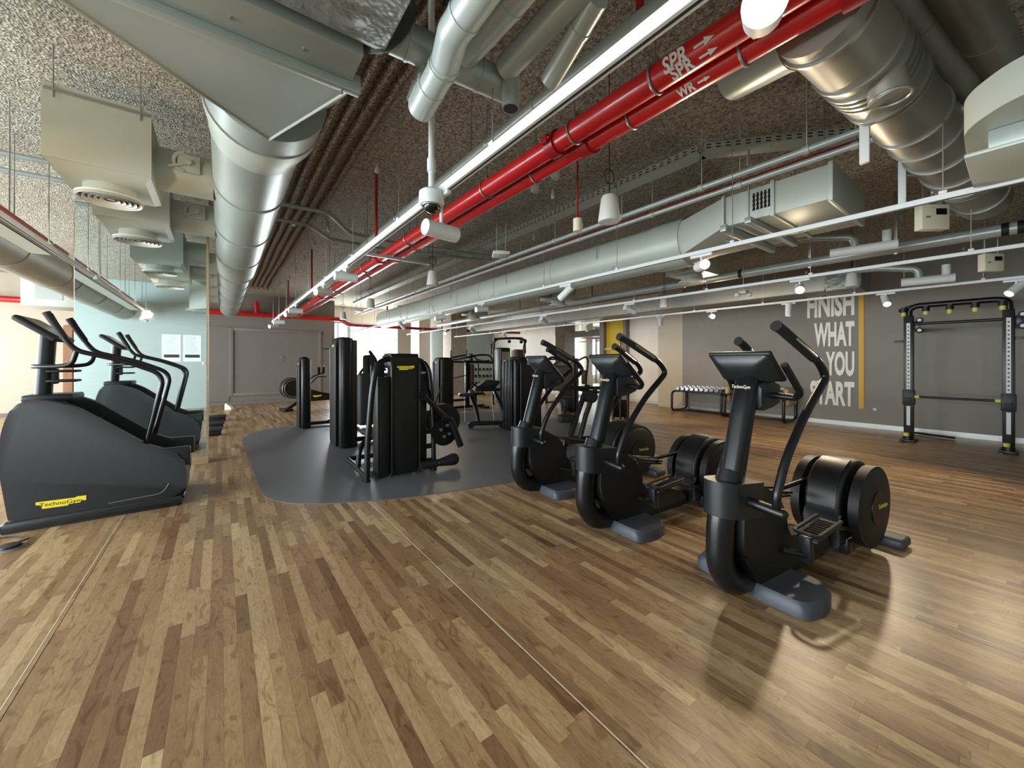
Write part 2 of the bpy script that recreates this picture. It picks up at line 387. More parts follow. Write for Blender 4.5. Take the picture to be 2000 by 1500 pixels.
# wide framed sliding door in the far taupe wall
d = struct('door_1', MB().box((.28, YF - .02, .36), (3.1, YF, 2.62)), 'panel')
f = MB(); 
for a, b in (((.22, YF - .07, .3), (.34, YF, 2.68)), ((3.02, YF - .07, .3), (3.14, YF, 2.68)), ((.34, YF - .07, 2.58), (3.02, YF, 2.68)), ((.34, YF - .07, .3), (3.02, YF, .4))): f.box(a, b, .006)
f.obj('door_frame', 'taupe', d)
MB().box((1.76, YF - .05, 1.62), (1.88, YF - .02, 1.67), .01).obj('door_handle', 'steel', d)
MB().cyl((1.82, YF - .045, 1.5), (1.82, YF - .02, 1.5), .028).obj('door_lock', 'steel', d)
struct('trim_1', MB().box((-2.0, YF - .035, 2.66), (.22, YF, 2.71)).box((-2.0, YF - .025, .12), (.22, YF, 2.66)), 'panel')
d2 = struct('door_2', MB().box((3.14, YF - .03, .1), (3.52, YF, 2.55)), 'panel')
MB().box((3.2, YF - .045, 1.98), (3.46, YF - .03, 2.02)).obj('door_sign', 'ink', d2)
# slim brown timber post at the left end of the far wall
struct('trim_2', MB().prism(rpoly([(-3.60, .1), (-3.60, 2.55), (-3.42, 2.55), (-3.42, .1)], [.01, .09, .09, .01], 6), 'y', YF - .12, YF - .035), 'wood')

# window wall at the far right end, between concrete columns
YW = 18.1
ww = struct('wall_window', MB().box((3.62, YW, 0), (12.7, YW + .3, .25)).box((3.62, YW, 3.25), (12.7, YW + .3, ZC)), 'pwall')
for i, (a, b, m) in enumerate(((6.35, 6.95, 'pwall'), (8.55, 12.7, 'teal'))): MB().box((a, YW, .25), (b, YW + .3, 3.25)).obj('pier', m, ww)
for i, (a, b) in enumerate(((3.62, 4.55), (4.55, 6.35), (6.95, 8.55))):
    wn = struct('window_%d' % (i + 1), MB().box((a, YW + .02, .25), (b, YW + .09, .33)).box((a, YW + .02, 3.17), (b, YW + .09, 3.25)).box((a, YW + .02, .33), (a + .07, YW + .09, 3.17)).box((b - .07, YW + .02, .33), (b, YW + .09, 3.17)), 'frame')
    MB().box((a + .07, YW + .05, .33), (b - .07, YW + .056, 3.17)).obj('pane', 'glass', wn)
    MB().box(((a + b) / 2 - .025, YW + .02, .33), ((a + b) / 2 + .025, YW + .04, 3.17)).obj('mullion', 'frame', wn)
struct('column_1', MB().box((6.05, 16.2, 0), (6.65, 16.8, ZC)), 'beige')
struct('column_2', MB().box((8.3, 15.6, 0), (9.1, 16.4, ZC)), 'concrete')
struct('column_3', MB().box((7.2, 16.6, 0), (7.75, 17.2, ZC)), 'pwall')
# window band of the left wall and windows behind the camera
for i, (a, b) in enumerate(((-1.1, 3.05), (3.55, 7.65), (8.15, 12.15), (12.65, 16.35))):
    wn = struct('window_%d' % (i + 4), MB().box((XL - .12, a, .45), (XL - .05, b, .52)).box((XL - .12, a, 2.98), (XL - .05, b, 3.05)).box((XL - .12, a, .52), (XL - .05, a + .06, 2.98)).box((XL - .12, b - .06, .52), (XL - .05, b, 2.98)), 'frame')
    for q in (1, 2): yy = a + (b - a) * q / 3; MB().box((XL - .12, yy - .03, .52), (XL - .05, yy + .03, 2.98)).obj('mullion', 'frame', wn)
# mirror-clad column
mc = struct('column_4', MB().box((-1.5, 7.29, 0), (-.17, 7.55, ZC)), 'beige')
MB().box((-1.49, 7.27, .1), (-.175, 7.289, ZC - .02)).obj('mirror', 'mirror', mc)
MB().box((-.175, 7.262, 0), (-.15, 7.56, ZC)).obj('edge_trim', 'skirt', mc)
MB().box((-1.5, 7.25, 0), (-.15, 7.288, .1)).obj('plinth', 'skirt', mc)

# right wall: slogan, stripe, niche cabinet, mirror
sl = thing('wall_lettering', 'tall white slogan FINISH WHAT YOU START on the grey wall', 'lettering', (11.69, 2.8, .4))
for i, (wd, zc) in enumerate((('FINISH', 2.86), ('WHAT', 2.15), ('YOU', 1.45), ('START', .74))):
    wpx = {'FINISH': .90, 'WHAT': .76, 'YOU': .53, 'START': .84}[wd]
    cu = text('word', wd, 'letter', sl, Matrix.Identity(4), size=.76, bold=.03, ext=.004, align='LEFT')
    xs = [v.co.x for v in cu.data.vertices]; ys = [v.co.y for v in cu.data.vertices]; W = max(xs) - min(xs); Hh = max(ys) - min(ys)
    cu.data.transform(Matrix.Translation((-max(xs), -(max(ys) + min(ys)) / 2, 0)))
    cu.data.transform(Matrix.Diagonal((wpx / W, .585 / Hh, 1, 1)))
    # reading direction runs toward -Y, letters stand up
    cu.data.transform(basis((0, -.42, zc - .4), (0, -1, 0), (0, 0, 1)))
tag(MB((11.69, 2.28, 1.9)).box((11.685, 2.215, .42), (11.699, 2.305, 3.3)).obj('wall_stripe', 'ystripe'), 'vertical mustard yellow stripe painted beside the slogan', 'stripe')
tag(MB((11.69, 2.03, .43)).cyl((11.68, 2.03, .43), (11.7, 2.03, .43), .035).obj('wall_disc', 'white'), 'small round white cap low on the grey wall', 'cap')
cb = thing('niche_cabinet', 'grey cabinet with open yellow niche and shelves beside the wall mirror', 'cabinet', (12.1, 9.6, 0))
mb = MB()
mb.box((-.02, -.62, 0), (.19, -.48, 3.3)).box((-.02, .43, 0), (.19, .64, 3.3)).box((-.02, -.48, 3.1), (.19, .43, 3.3)).box((-.02, -.48, 0), (.19, .43, .5)); mb.obj('body', 'panel', cb)
MB().box((.15, -.48, .5), (.185, .43, 3.1)).obj('back_panel', 'yel', cb)
for z in (1.0, 1.95): MB().box((-.0, -.47, z), (.15, .42, z + .03)).obj('shelf', 'yel', cb)
for z in (1.98,):
    for k in range(6): tag(MB((12.16, 9.44 + .105 * k, z)).cyl((12.16, 9.44 + .105 * k, z + .001), (12.16, 9.44 + .105 * k, z + .05), .045, 12).obj('ornament', 'white'), '%s small pale ornament dish from the figurine on the yellow niche shelf' % ORD[k], 'ornament', 'ornaments in the yellow niche')
orn = thing('figurine', 'little silver figurine standing on the upper shelf of the yellow niche', 'figurine', (12.06, 9.40, 1.981))
MB().cyl((0, -.16, .001), (0, -.16, .1), .05, 10, .03).cyl((0, -.16, .1), (0, -.16, .22), .045, 10, .06).obj('body', 'steel', orn)
MB().sph((0, -.16, .27), .06).sph((0, -.2, .32), .022).sph((0, -.12, .32), .022).obj('head', 'steel', orn)
mi = struct('wall_mirror', MB().box((12.27, 10.27, .1), (12.299, 13.0, 3.3)), 'mirror')
mi['kind'] = 'structure'
MB().box((12.26, 10.245, .1), (12.3, 10.27, 3.3)).box((12.26, 13.0, .1), (12.3, 13.03, 3.3)).obj('mirror_edge', 'steel', mi)
# notices on the wall behind the camera, seen in the mirror
for i, (a, b) in enumerate(((-1.46, -1.02), (-.96, -.52))):
    n = tag(MB(((a + b) / 2, YB, 1.9)).box((a, YB + .001, 1.5), (b, YB + .006, 2.34)).obj('notice_sheet', 'paper'), ['white notice sheet with black strip, reflected in the mirror column, left one', 'white notice sheet with black strip, reflected in the mirror column, right one'][i], 'notice')
    q = MB(((a + b) / 2, YB, 1.9))
    for k in range(16): q.box((a + .04, YB + .0062, 2.28 - k * .034), (b - .04 - .12 * random.random(), YB + .0072, 2.29 - k * .034))
    q.obj('print', 'paperink', n); n.children[0].location = (0, 0, 0)
    MB(((a + b) / 2, YB, 1.9)).box((a + .04, YB + .0062, 1.62), (b - .03, YB + .0072, 1.72)).obj('strip', 'ink', n)
tag(MB((-.46, YB, 1.44)).box((-.5, YB, 1.4), (-.42, YB + .015, 1.48), .004).obj('wall_switch', 'white'), 'small white wall switch beside the notices, reflected', 'switch')

# ================================================================ GYM MACHINES
def elliptical(name, label, loc, rz=0):
    t = thing(name, label, 'elliptical trainer', loc, rz, 'elliptical trainers in a row')
    # lower spine: one bent flat tube
    MB().tube([(.17, 0, .80), (.06, 0, .55), (.05, 0, .25), (.16, 0, .11), (.40, 0, .085), (.8, 0, .1)], .085, 16, .12, ry=.075).obj('lower_spine', 'post', t)
    MB().loft([[(x + (z - .7) * .29, y, z) for x, y in rrect(.12, .25, -.065, .065, .05)] for z in (.66, .9, 1.15, 1.38)] +
              [[(x + .03 + (z - .7) * .29, y, z) for x, y in rrect(.14, .25, -.075, .075, .05)] for z in (1.45,)]).obj('post', 'post', t)
    text('lettering', 'TechnoGym', 'cream', t, basis((.282, 0, 1.335), (0, -1, 0), (.28, 0, 1)), size=.032, xs=.75, ext=.001)
    t.children[-1].data.transform(Matrix.Translation((-.02, 0, 0)))
    # collar shroud
    plan = [(.085 - .11 * math.sin(R(a)), .108 * math.cos(R(a))) for a in range(0, 181, 15)] + [(.34, -.108), (.34, .108)]
    MB().loft([[(x * 1.0 + .005, y, z0 - (x + .03) * sl) for x, y in plan] for z0, sl in ((.565, .12), (.575, .12), (.765, .10), (.775, .10))]).obj('collar', 'chard', t)
    b = MB().prism(rpoly([(.16, .745), (.32, .735), (.57, .60), (.66, .44), (.66, .33), (1.15, .24), (1.3, .16), (1.25, .07), (.42, .045), (.32, .12), (.14, .34)], [.01, .08, .08, .06, .12, .1, .05, .04, .05, .08, .1]), 'y', -.098, .098, .016, 3).obj('body_shroud', 'plastic', t)
    MB().prism([(.14, .30), (.18, .30), (.46, .04), (.38, .04)], 'y', -.1, .1).obj('brace', 'black', t)
    # console, tilted back away from the user
    cz = Matrix.Translation((.385, .03, 1.46)) @ Matrix.Rotation(R(43), 4, 'Y')
    MB().box((-.135, -.205, -.008), (.135, .205, .03), .02, 3, mtx=cz).obj('console', 'plastic', t)
    mb = MB(); mb.loft([[tuple(cz @ Vector((x, y, z))) for x, y in rrect(-a, a, -b_, b_, .03)] for a, b_, z in ((.05, .09, -.075), (.10, .15, -.045), (.12, .19, -.005))]); mb.obj('console_back', 'chard', t)
    MB().box((-.115, -.18, .0305), (.115, .18, .034), .003, 1, mtx=cz).obj('screen', 'glassblk', t)
        # hub with fixed grips
    h = MB().prism(rpoly([(.36, 1.18), (.36, 1.36), (.5, 1.37), (.62, 1.33), (.62, 1.24), (.5, 1.2)], .03), 'y', -.085, .085, .02).obj('grip_hub', 'chard', t)
    for s in (-1, 1):
        MB().tube([(.50, s * .05, 1.28), (.50, (.14 if s > 0 else -.22), 1.27), (.48, (.16 if s > 0 else -.25), 1.31), (.32, (.14 if s > 0 else -.235), 1.48)], .021, 12, .06).obj('fixed_grip', 'tube', h)
    # moving arms
    for s in (-1, 1):
        if s < 0: A_ = [(.20, -.25, .66), (.19, -.255, .72), (.27, -.265, .93), (.48, -.275, 1.18), (.76, -.275, 1.40), (.68, -.27, 1.49), (.25, -.24, 1.70)]
        else: A_ = [(.26, .14, .66), (.28, .14, .72), (.42, .15, .95), (.66, .17, 1.2), (.98, .20, 1.40), (.93, .2, 1.47), (.62, .19, 1.64)]
        V_ = [Vector(p) for p in A_]
        a = MB().tube(A_, .024, 14, .11, nf=7).obj('swing_arm', 'tube', t)
        p5, p6 = V_[5], V_[6]; g_ = (p6 - p5)
        MB().tube([p5 + g_ * .12, p5 + g_ * .2, p5 + g_ * .94, p6 + Vector((-.035, 0, .008))], [.026, .03, .03, .033], 14, .02).obj('hand_grip', 'rubberblk', a)
        MB().tube([p5 + g_ * .2 + Vector((0, -.022, -.004)), p5 + g_ * .72 + Vector((0, -.022, -.004))], .011, 8).obj('pulse_plate', 'chrome', a)
        MB().cyl((.2, s * .09, .64), (.2, (.17 if s > 0 else -.28), .625), .031, 16).sph((.2, (.17 if s > 0 else -.28), .625), .031).obj('arm_pivot', 'black', t)
    # flywheel housing: two side discs and a centre cowl
    for s in (-1, 1):
        dsk = MB().cyl((1.72, s * .16, .36), (1.72, s * .225, .36), .315, 40).cyl((1.72, s * .225, .36), (1.72, s * .242, .36), .29, 40, .25)
        d_ = dsk.obj('side_disc', 'plastic', t)
        MB().cyl((1.72, s * .242, .36), (1.72, s * .25, .36), .13, 30).obj('hub_cap', 'black', d_)
        text('lettering', 'TechnoGym', 'green', d_, basis((1.79, s * .2515, .37), (1 if s < 0 else -1, 0, 0), (0, 0, 1)), size=.05, xs=.7, ext=.0008)
    prof = [(1.72 + .335 * math.cos(R(a)), .37 + .335 * math.sin(R(a))) for a in range(-20, 201, 11)]
    prof = rpoly([(2.03, .08), (2.06, .37)], 0) [:0] + [(2.04, .07)] + prof + [(1.36, .07)]
    cw = MB().prism(prof, 'y', -.12, .12, .03, 3).obj('centre_cowl', 'plastic', t)
    MB().prism([(1.72 + .342 * math.cos(R(a)), .37 + .342 * math.sin(R(a))) for a in range(100, 181, 10)] + [(1.72 + .3 * math.cos(R(a)), .37 + .3 * math.sin(R(a))) for a in range(180, 99, -10)], 'y', -.095, .095).obj('cowl_inset', 'black', cw)
    MB().cyl((1.72, -.17, .36), (1.72, .17, .36), .06, 14).obj('axle', 'dark', t)
    # pedals and linkages
    for s, px, pz in ((-1, .86, .36), (1, 1.02, .47)):
        mtx = Matrix.Translation((px, s * .19, pz)) @ Matrix.Rotation(R(8 * s), 4, 'Y')
        p = MB().box((-.17, -.065, -.02), (.19, .065, .0), .012, mtx=mtx).obj('pedal', 'plastic', t)
        q = MB()
        for k in range(9): q.box((-.13 + k * .033, -.055, 0), (-.118 + k * .033, .055, .006), mtx=mtx)
        q.obj('tread_rib', 'rubberblk', p)
        MB().tube([tuple(mtx @ Vector(c)) for c in ((.17, -.07, .02), (-.16, -.07, .035), (-.19, -.04, .045), (-.19, .04, .045), (-.16, .07, .035), (.17, .07, .02))], .012, 8, .03).obj('pedal_rim', 'plastic', p)
        MB().box((-.2, -.035, -.16), (-.145, .035, .02), .01, mtx=mtx).obj('pedal_post', 'chard', p)
        MB().tube([(px - .17, s * .19, pz - .13), (.56, s * .11, .26)], .019, 10).obj('front_link', 'black', t)
        MB().tube([(px + .1, s * .2, pz), (1.72 - .18, s * .14, .36 + .16 * s)], .018, 10).obj('rear_link', 'black', t)
    # base rail and feet
    MB().box((.3, -.05, .04), (1.9, .05, .13), .015).obj('base_rail', 'black', t)
    for s in (-1, 1):
        f = MB().loft([[(x, y, z) for x, y in [(p[0] , s * p[1]) for p in rpoly([(.30 + e, .02), (.70 - e, .02), (.74 - e, .22), (.68 - e, .34 - e), (.48 + e, .385 - e), (.32 + e, .35 - e)], .06)]] for e, z in ((0, .004), (0, .065), (.02, .095))]).obj('front_foot', 'foot', t)
        MB().box((.325, s * .1, .02), (.36, s * .2, .075), .006).obj('wheel_slot', 'rubberblk', f)
        MB().cyl((.35, s * .14, .022), (.35, s * .17, .022), .018, 12).obj('transport_wheel', 'rubberblk', f)
        f = MB().box((1.93, s * .02, .004), (2.13, s * .33, .085), .03, 3).obj('rear_foot', 'foot', t)
    for s in (-1, 1): MB().box((1.5, s * .1 - .03, .0), (1.6, s * .1 + .03, .12), .008).obj('stay', 'chard', t)
    return t
e3 = elliptical('elliptical_trainer', 'black elliptical trainer nearest to the camera, in the right foreground', (2.40, 1.14, 0.001), R(-7))
copy_tree(e3, (2.46, 2.30, 0.001), R(-7), 'black elliptical trainer standing between the nearest and the farthest one')
copy_tree(e3, (2.60, 3.42, 0.001), R(-7), 'black elliptical trainer farthest from the camera, beside the grey rubber zone')

# stair climber
cl = thing('stair_climber', 'charcoal stair climber with yellow name badge at the left edge', 'stair climber', (-.92, 5.72, 0.001))
def c_(p): return tuple(Vector(p) - Vector((.0, 0, 0)))
PF = rpoly([(-.56, .09), (.60, .09), (.64, .30), (.60, .52), (.32, .66), (-.16, 1.07), (-.34, 1.155), (-.53, 1.14), (-.60, .92), (-.62, .60)], [.03, .08, .12, .05, .04, .16, .1, .08, .2, .15])
for s in (-1, 1):
    MB().prism(PF, 'y', s * .40, s * .30, .025, 3).obj('side_panel', 'char', cl)
    MB().box((.30, s * .39, .40), (.66, s * .31, .60), .015).obj('rear_wing', 'chard', cl)
MB().prism(rpoly([(-.62, .0), (.58, .0), (.62, .1), (-.60, .1)], .03), 'y', -.415, .415, .02).obj('plinth', 'chard', cl)
MB().prism(rpoly([(-.545, .12), (.1, .12), (.0, .62), (-.30, .95), (-.34, 1.10), (-.53, 1.12), (-.60, .92), (-.61, .60)], [.03, .03, .1, .05, .08, .08, .1, .1]), 'y', -.305, .305, .01).obj('front_cowl', 'char', cl)
for k in range(5):
    x0 = -.20 + k * .17; z0 = .90 - k * .19
    st = MB().box((x0 - .1, -.29, z0 - .02), (x0 + .12, .29, z0 + .01), .006).obj('step', 'plastic', cl)
    MB().box((x0 - .1, -.29, z0 - .17), (x0 - .085, .29, z0 - .02)).obj('riser', 'dark', st)
MB().box((.34, -.3, .10), (.62, .3, .40), .02).obj('rear_box', 'plastic', cl)
mb = MB().box((-.55, -.2, 1.12), (-.22, .2, 1.185), .02); mb.obj('top_cap', 'chard', cl)
MB().loft([[(x + (z - 1.18) * .05, y, z) for x, y in rrect(-.51, -.40, -.06, .06, .04)] for z in (1.17, 1.5, 1.76)]).obj('post', 'tube', cl)
cz = Matrix.Translation((-.44, 0, 1.81)) @ Matrix.Rotation(R(38), 4, 'Y')
MB().box((-.17, -.27, -.035), (.17, .27, .02), .02, 3, mtx=cz).obj('console', 'plastic', cl)
MB().box((-.14, -.24, .0205), (.14, .24, .024), .003, 1, mtx=cz).obj('screen', 'glassblk', cl)
for k, z in enumerate((1.405, 1.31)): MB().box((-.42, -.1, z - .012), (-.22, .1, z + .012), .01).obj('cup_shelf', 'plastic', cl)
MB().box((-.42, -.04, 1.28), (-.36, .04, 1.43), .01).obj('shelf_bracket', 'plastic', cl)
for s in (-1, 1):
    MB().tube([(.30, s * .33, .62), (.45, s * .34, 1.36), (.16, s * .34, 1.50), (-.17, s * .34, 1.60), (-.24, s * .34, 1.70), (-.34, s * .33, 1.935)], .022, 14, .12, nf=7).obj('handrail', 'tube', cl)
    MB().tube([(-.17, s * .335, 1.60), (-.20, s * .33, 1.47), (-.30, s * .29, 1.452), (-.47, s * .2, 1.452), (-.52, s * .0, 1.452)], .02, 12, .08, nf=6).obj('front_rail', 'tube', cl)
    MB().tube([(-.245, s * .34, 1.72), (-.36, s * .33, 1.95)], [.026, .03], 12).obj('grip', 'rubberblk', cl)
badge(cl, (-.25, -.4025, .205), (1, 0, -.02), (0, 0, 1), .31)
MB().tube([(.05, -.402, .13), (.44, -.402, .15), (.49, -.402, .24)], .004, 6, .05).obj('trim_line', 'steel', cl)
pk = thing('cable_puck', 'small round black cable puck with wire on the floor before the climber', 'cable puck', (-1.36, 4.9, 0))
MB().cyl((0, 0, .001), (0, 0, .012), .10, 24, .085).obj('base', 'steel', pk)
MB().cyl((0, 0, .0125), (0, 0, .03), .07, 24, .06).obj('cap', 'chard', pk)
MB().tube([(.02, .06, .02), (.08, .14, .012), (.02, .2, .012), (-.06, .28, .012), (-.3, .34, .012)], .006, 6, .04).obj('wire', 'rubberblk', pk)

# treadmill just entering the frame on the left
tr = thing('treadmill', 'dark treadmill end just entering at the left edge behind the climber', 'treadmill', (-4.05, 9.6, 0.001))
MB().box((-1.0, -.4, .05), (.9, .4, .2), .03).obj('deck', 'char', tr)
MB().box((-.9, -.27, .201), (.85, .27, .21)).obj('belt', 'rubberblk', tr)
MB().prism(rpoly([(.45, .2), (1.02, .2), (1.1, .62), (.95, .8), (.75, .62)], .05), 'y', -.36, .36, .02).obj('motor_cover', 'char', tr)
for s in (-1, 1):
    MB().box((.5, s * .38 - .03, .2), (.6, s * .38 + .03, 1.4), .02).obj('upright', 'tube', tr)
    MB().tube([(.55, s * .38, 1.1), (-.1, s * .38, 1.0)], .022, 10).obj('handrail', 'steel', tr)
MB().box((.5, -.42, 1.35), (.62, .42, 1.75), .03).obj('console', 'plastic', tr)
for x in (-.9, .8): MB().box((x, -.38, 0), (x + .08, .38, .05)).obj('foot', 'rubberblk', tr)

def shroud(t, W, D, h, panel=.5, rib='post', bw=.24, cx=0, y0=0, two=True):
    """weight stack tower; its back panel faces local -y at y0"""
    MB().prism([(p[0], p[1]) for p in rrect(cx - W / 2, cx + W / 2, y0 + .02, y0 + D, min(.09, D * .4), 5)], 'z', .01, h - .06, .03, 3).obj('stack_housing', 'black', t)
    pw = W * panel / 2
    pn = MB().prism(rpoly([(y0 - .02, .01), (y0 + .06, .01), (y0 + D * .9, h - .03), (y0 + D * .5, h), (y0 + .04, h), (y0 - .02, h - .1)], [.01, .01, .05, .03, .08, .08], 5), 'x', cx - pw, cx + pw, .012).obj('back_panel', 'plastic', t)
    for s in (-1, 1):
        MB().tube([(cx + s * (pw + .012), y0 - .015, .01), (cx + s * (pw + .012), y0 - .02, h - .14), (cx + s * (pw + .012), y0 + .06, h - .015), (cx + s * (pw + .012), y0 + D * .7, h - .02)], .014, 8, .07).obj('rib', rib, t)
        if two: MB().tube([(cx + s * (W / 2 - .02), y0 + .02, .02), (cx + s * (W / 2 - .02), y0 + .015, h - .15), (cx + s * (W / 2 - .03), y0 + .07, h - .07)], .011, 8, .05).obj('rib', rib, t)
    badge(t, (cx, y0 - .0215 , h - .16), (1, 0, 0), (0, 0, 1), bw)
    return pn
# A: leg machine whose back faces the camera
a = thing('leg_curl_machine', 'black weight machine with yellow badge at the front edge of the rubber zone', 'weight machine', (1.93, 4.9, .006))
MB().prism(rrect(-.17, .18, -.02, .2, .02), 'z', .02, 1.5, .02).obj('back_panel', 'plastic', a)
MB().prism(rpoly([(-.02, 1.42), (-.01, 1.57), (.05, 1.6), (.3, 1.6), (.34, 1.5), (.2, 1.42)], .04), 'x', -.185, .195, .02).obj('top_cap', 'plastic', a)
for x, zt in ((-.185, 1.56), (.19, 1.55)):
    MB().tube([(x, -.03, .02), (x, -.03, zt - .07), (x, .04, zt), (x, .3, zt)], .016, 8, .06).obj('rib', 'post', a)
MB().box((-.34, .03, .02), (-.19, .25, 1.3), .01).obj('side_panel', 'plastic', a)
MB().tube([(-.34, .03, .02), (-.34, .03, 1.29)], .01, 6).obj('rib', 'post', a)
MB().tube([(-.49, -.0, .0), (-.48, 0, .5), (-.43, 0, 1.1), (-.38, .0, 1.42), (-.28, .03, 1.52), (-.1, .05, 1.53)], .036, 14, .12, ry=.03, nf=6).obj('frame_tube', 'post', a)
MB().tube([(.1, .06, 1.53), (.27, .04, 1.5), (.34, .0, 1.38), (.37, 0, 1.1), (.40, .0, .6), (.41, 0, .0)], .032, 12, .12, nf=6).obj('frame_tube', 'post', a)
MB().prism(rpoly([(.19, .95), (.19, 1.5), (.3, 1.47), (.35, 1.3), (.36, .95)], .05), 'y', .03, .1, .01).obj('gusset', 'plastic', a)
MB().box((.2, .02, 1.33), (.30, .026, 1.355)).obj('label_strip', 'white', a)
MB().box((-.38, .2, 1.22), (-.2, .24, 1.45), .01).obj('cross_plate', 'plastic', a)
MB().box((.2, .0, .03), (.31, .2, 1.1), .015).obj('guide_column', 'black', a)
for z in (.1, .3, .5, .75, 1.0): MB().box((.3, .02, z), (.42, .05, z + .07), .004).obj('bracket', 'black', a)
MB().cyl((.24, -.06, 1.04), (.24, .1, 1.04), .075, 24).obj('pivot_hub', 'black', a)
MB().tube([(.24, -.05, 1.04), (.46, -.05, .82), (.60, -.05, .70)], .04, 10, .05).obj('lever_arm', 'black', a)
MB().cyl((.58, .0, .66), (.58, .12, .66), .24, 36).obj('cam_wheel', 'plastic', a)
MB().cyl((.56, -.03, .52), (.56, .0, .52), .2, 30).obj('cam_plate', 'black', a)
for p in ((.5, .55), (.6, .6), (.55, .45), (.63, .48)): MB().cyl((p[0], -.05, p[1]), (p[0], -.03, p[1]), .022, 10).obj('bolt', 'steel', a)
MB().tube([(.50, -.09, .73), (.62, -.09, .70), (.78, -.09, .30)], .045, 12, .04).obj('leg_lever', 'black', a)
MB().cyl((.2, -.04, .1), (.44, -.04, .1), .055, 18).cyl((.19, -.04, .1), (.21, -.04, .1), .045, 16).obj('roller_pad', 'cush', a)
MB().cyl((.47, -.04, .1), (.68, -.02, .11), .05, 18, .085).sph((.7, -.02, .11), .085).obj('roller_pad', 'cush', a)
MB().cyl((.44, -.04, .1), (.48, -.04, .1), .03, 12).obj('roller_joint', 'chrome', a)
MB().tube([(.42, .0, .9), (.55, .0, 1.2)], .012, 8).obj('release_handle', 'black', a)
MB().tube([(-.49, 0, .06), (-.46, .6, .06), (-.45, 1.1, .06)], .035, 10).tube([(.41, 0, .06), (.41, 1.1, .06)], .035, 10).tube([(-.45, 1.1, .06), (.41, 1.1, .06)], .035, 10).obj('base_frame', 'black', a)
MB().tube([(-.46, .5, .05), (-.44, .5, .33), (-.3, .62, .42), (-.1, .7, .42)], .035, 12, .12).obj('seat_frame', 'tube', a)
MB().box((-.3, .5, .42), (.2, 1.0, .52), .04, 3).obj('seat', 'cush', a)
MB().box((-.32, .95, .55), (.15, 1.1, 1.32), .04, 3).obj('backrest', 'cush', a)
MB().box((-.45, .32, .02), (-.05, .5, .035)).obj('deck_plate', 'foot', a)
badge(a, (.0, -.0215 - .002, 1.41), (1, 0, 0), (0, 0, 1), .23)
for s in (-1, 1): MB().cyl((s * .45 - .04, .02, 0), (s * .45 - .04, .02, .02), .05, 12).obj('foot', 'rubberblk', a)

# B: tall tower
b = thing('tall_weight_tower', 'tallest black weight tower with glossy twin columns left of the badge machine', 'weight machine', (1.62, 7.45, .005), R(-90))
shroud(b, .86, .3, 1.93, .42, 'tube', .16)
MB().prism(rrect(.28, .44, .0, .22, .07, 5), 'z', .0, 1.9, .03).obj('column', 'tube', b)
MB().tube([(.33, .2, 1.1), (.3, .45, 1.05), (.2, .62, 1.02)], .035, 10, .06).obj('arm', 'black', b)
MB().cyl((.0, .5, 1.0), (.36, .5, 1.0), .07, 16).obj('roller_pad', 'cush', b)
MB().box((-.25, .55, 1.05), (.18, .66, 1.62), .05, 3).obj('backrest', 'cush', b)
MB().box((-.28, .62, .5), (.2, 1.05, .6), .04, 3).obj('seat', 'cush', b)
MB().box((-.05, .3, .02), (.05, 1.3, .1), .01).box((-.35, 1.2, .0), (.35, 1.3, .07), .01).obj('base_frame', 'black', b)
MB().box((-.06, .78, .1), (.06, .9, .5), .01).obj('seat_post', 'black', b)
MB().tube([(-.3, .4, .3), (-.3, .7, .9), (-.28, .85, 1.5), (-.28, .7, 1.7)], .03, 10, .1).obj('frame_tube', 'tube', b)
MB().cyl((.2, .7, .62), (.2, .7, .78), .022, 10).obj('adjuster', 'green', b)
MB().box((-.3, .5, .18), (.3, .8, .2)).obj('footplate', 'foot', b)
# B2: bulky machine right behind, between the tower and machine A
c2 = thing('torso_machine', 'bulky black seated machine with padded rollers behind the tall tower', 'weight machine', (2.75, 8.6, .005), R(-90))
shroud(c2, .7, .3, 1.45, .5, 'tube', .14, y0=.35)
MB().box((-.22, -.1, .5), (.22, .32, .6), .04, 3).obj('seat', 'cush', c2)
MB().box((-.22, -.1, .68), (.22, .02, 1.32), .05, 3).obj('backrest', 'cush', c2)
for s in (-1, 1):
    MB().sph((s * .25, .0, 1.42), .12, (.7, 1, 1)).obj('shoulder_pad', 'cush', c2)
    MB().tube([(s * .3, .3, 1.3), (s * .38, -.1, 1.45), (s * .34, -.3, 1.2), (s * .3, -.35, .9)], .028, 10, .1).obj('arm', 'tube', c2)
MB().box((-.06, -.05, .05), (.06, .1, .5), .01).box((-.05, -.3, .0), (.05, .5, .07), .01).box((-.35, -.35, 0), (.35, -.25, .06), .01).obj('base_frame', 'black', c2)
MB().box((-.25, -.55, .28), (.25, -.3, .31), .01).obj('footplate', 'foot', c2)

# C: slim tower on the left
c = thing('slim_weight_tower', 'slim short black weight tower on the left of the rubber zone', 'weight machine', (1.42, 9.95, .005), R(-90))
shroud(c, .62, .2, 1.6, .5, 'post', .14)
MB().prism(rrect(.2, .33, .0, .18, .05, 5), 'z', .0, 1.56, .03).obj('column', 'tube', c)
MB().box((-.05, .2, .03), (.05, 1.5, .1), .01).box((-.35, 1.4, 0), (.35, 1.5, .07), .01).obj('base_frame', 'black', c)
MB().box((-.25, .9, .42), (.2, 1.35, .5), .04, 3).obj('seat', 'cush', c)
MB().box((-.05, 1.1, .1), (.05, 1.2, .42), .01).obj('seat_post', 'black', c)
MB().tube([(.3, .5, .1), (.3, .85, .25), (.3, 1.1, .3)], .03, 10, .06).obj('foot_lever', 'black', c)

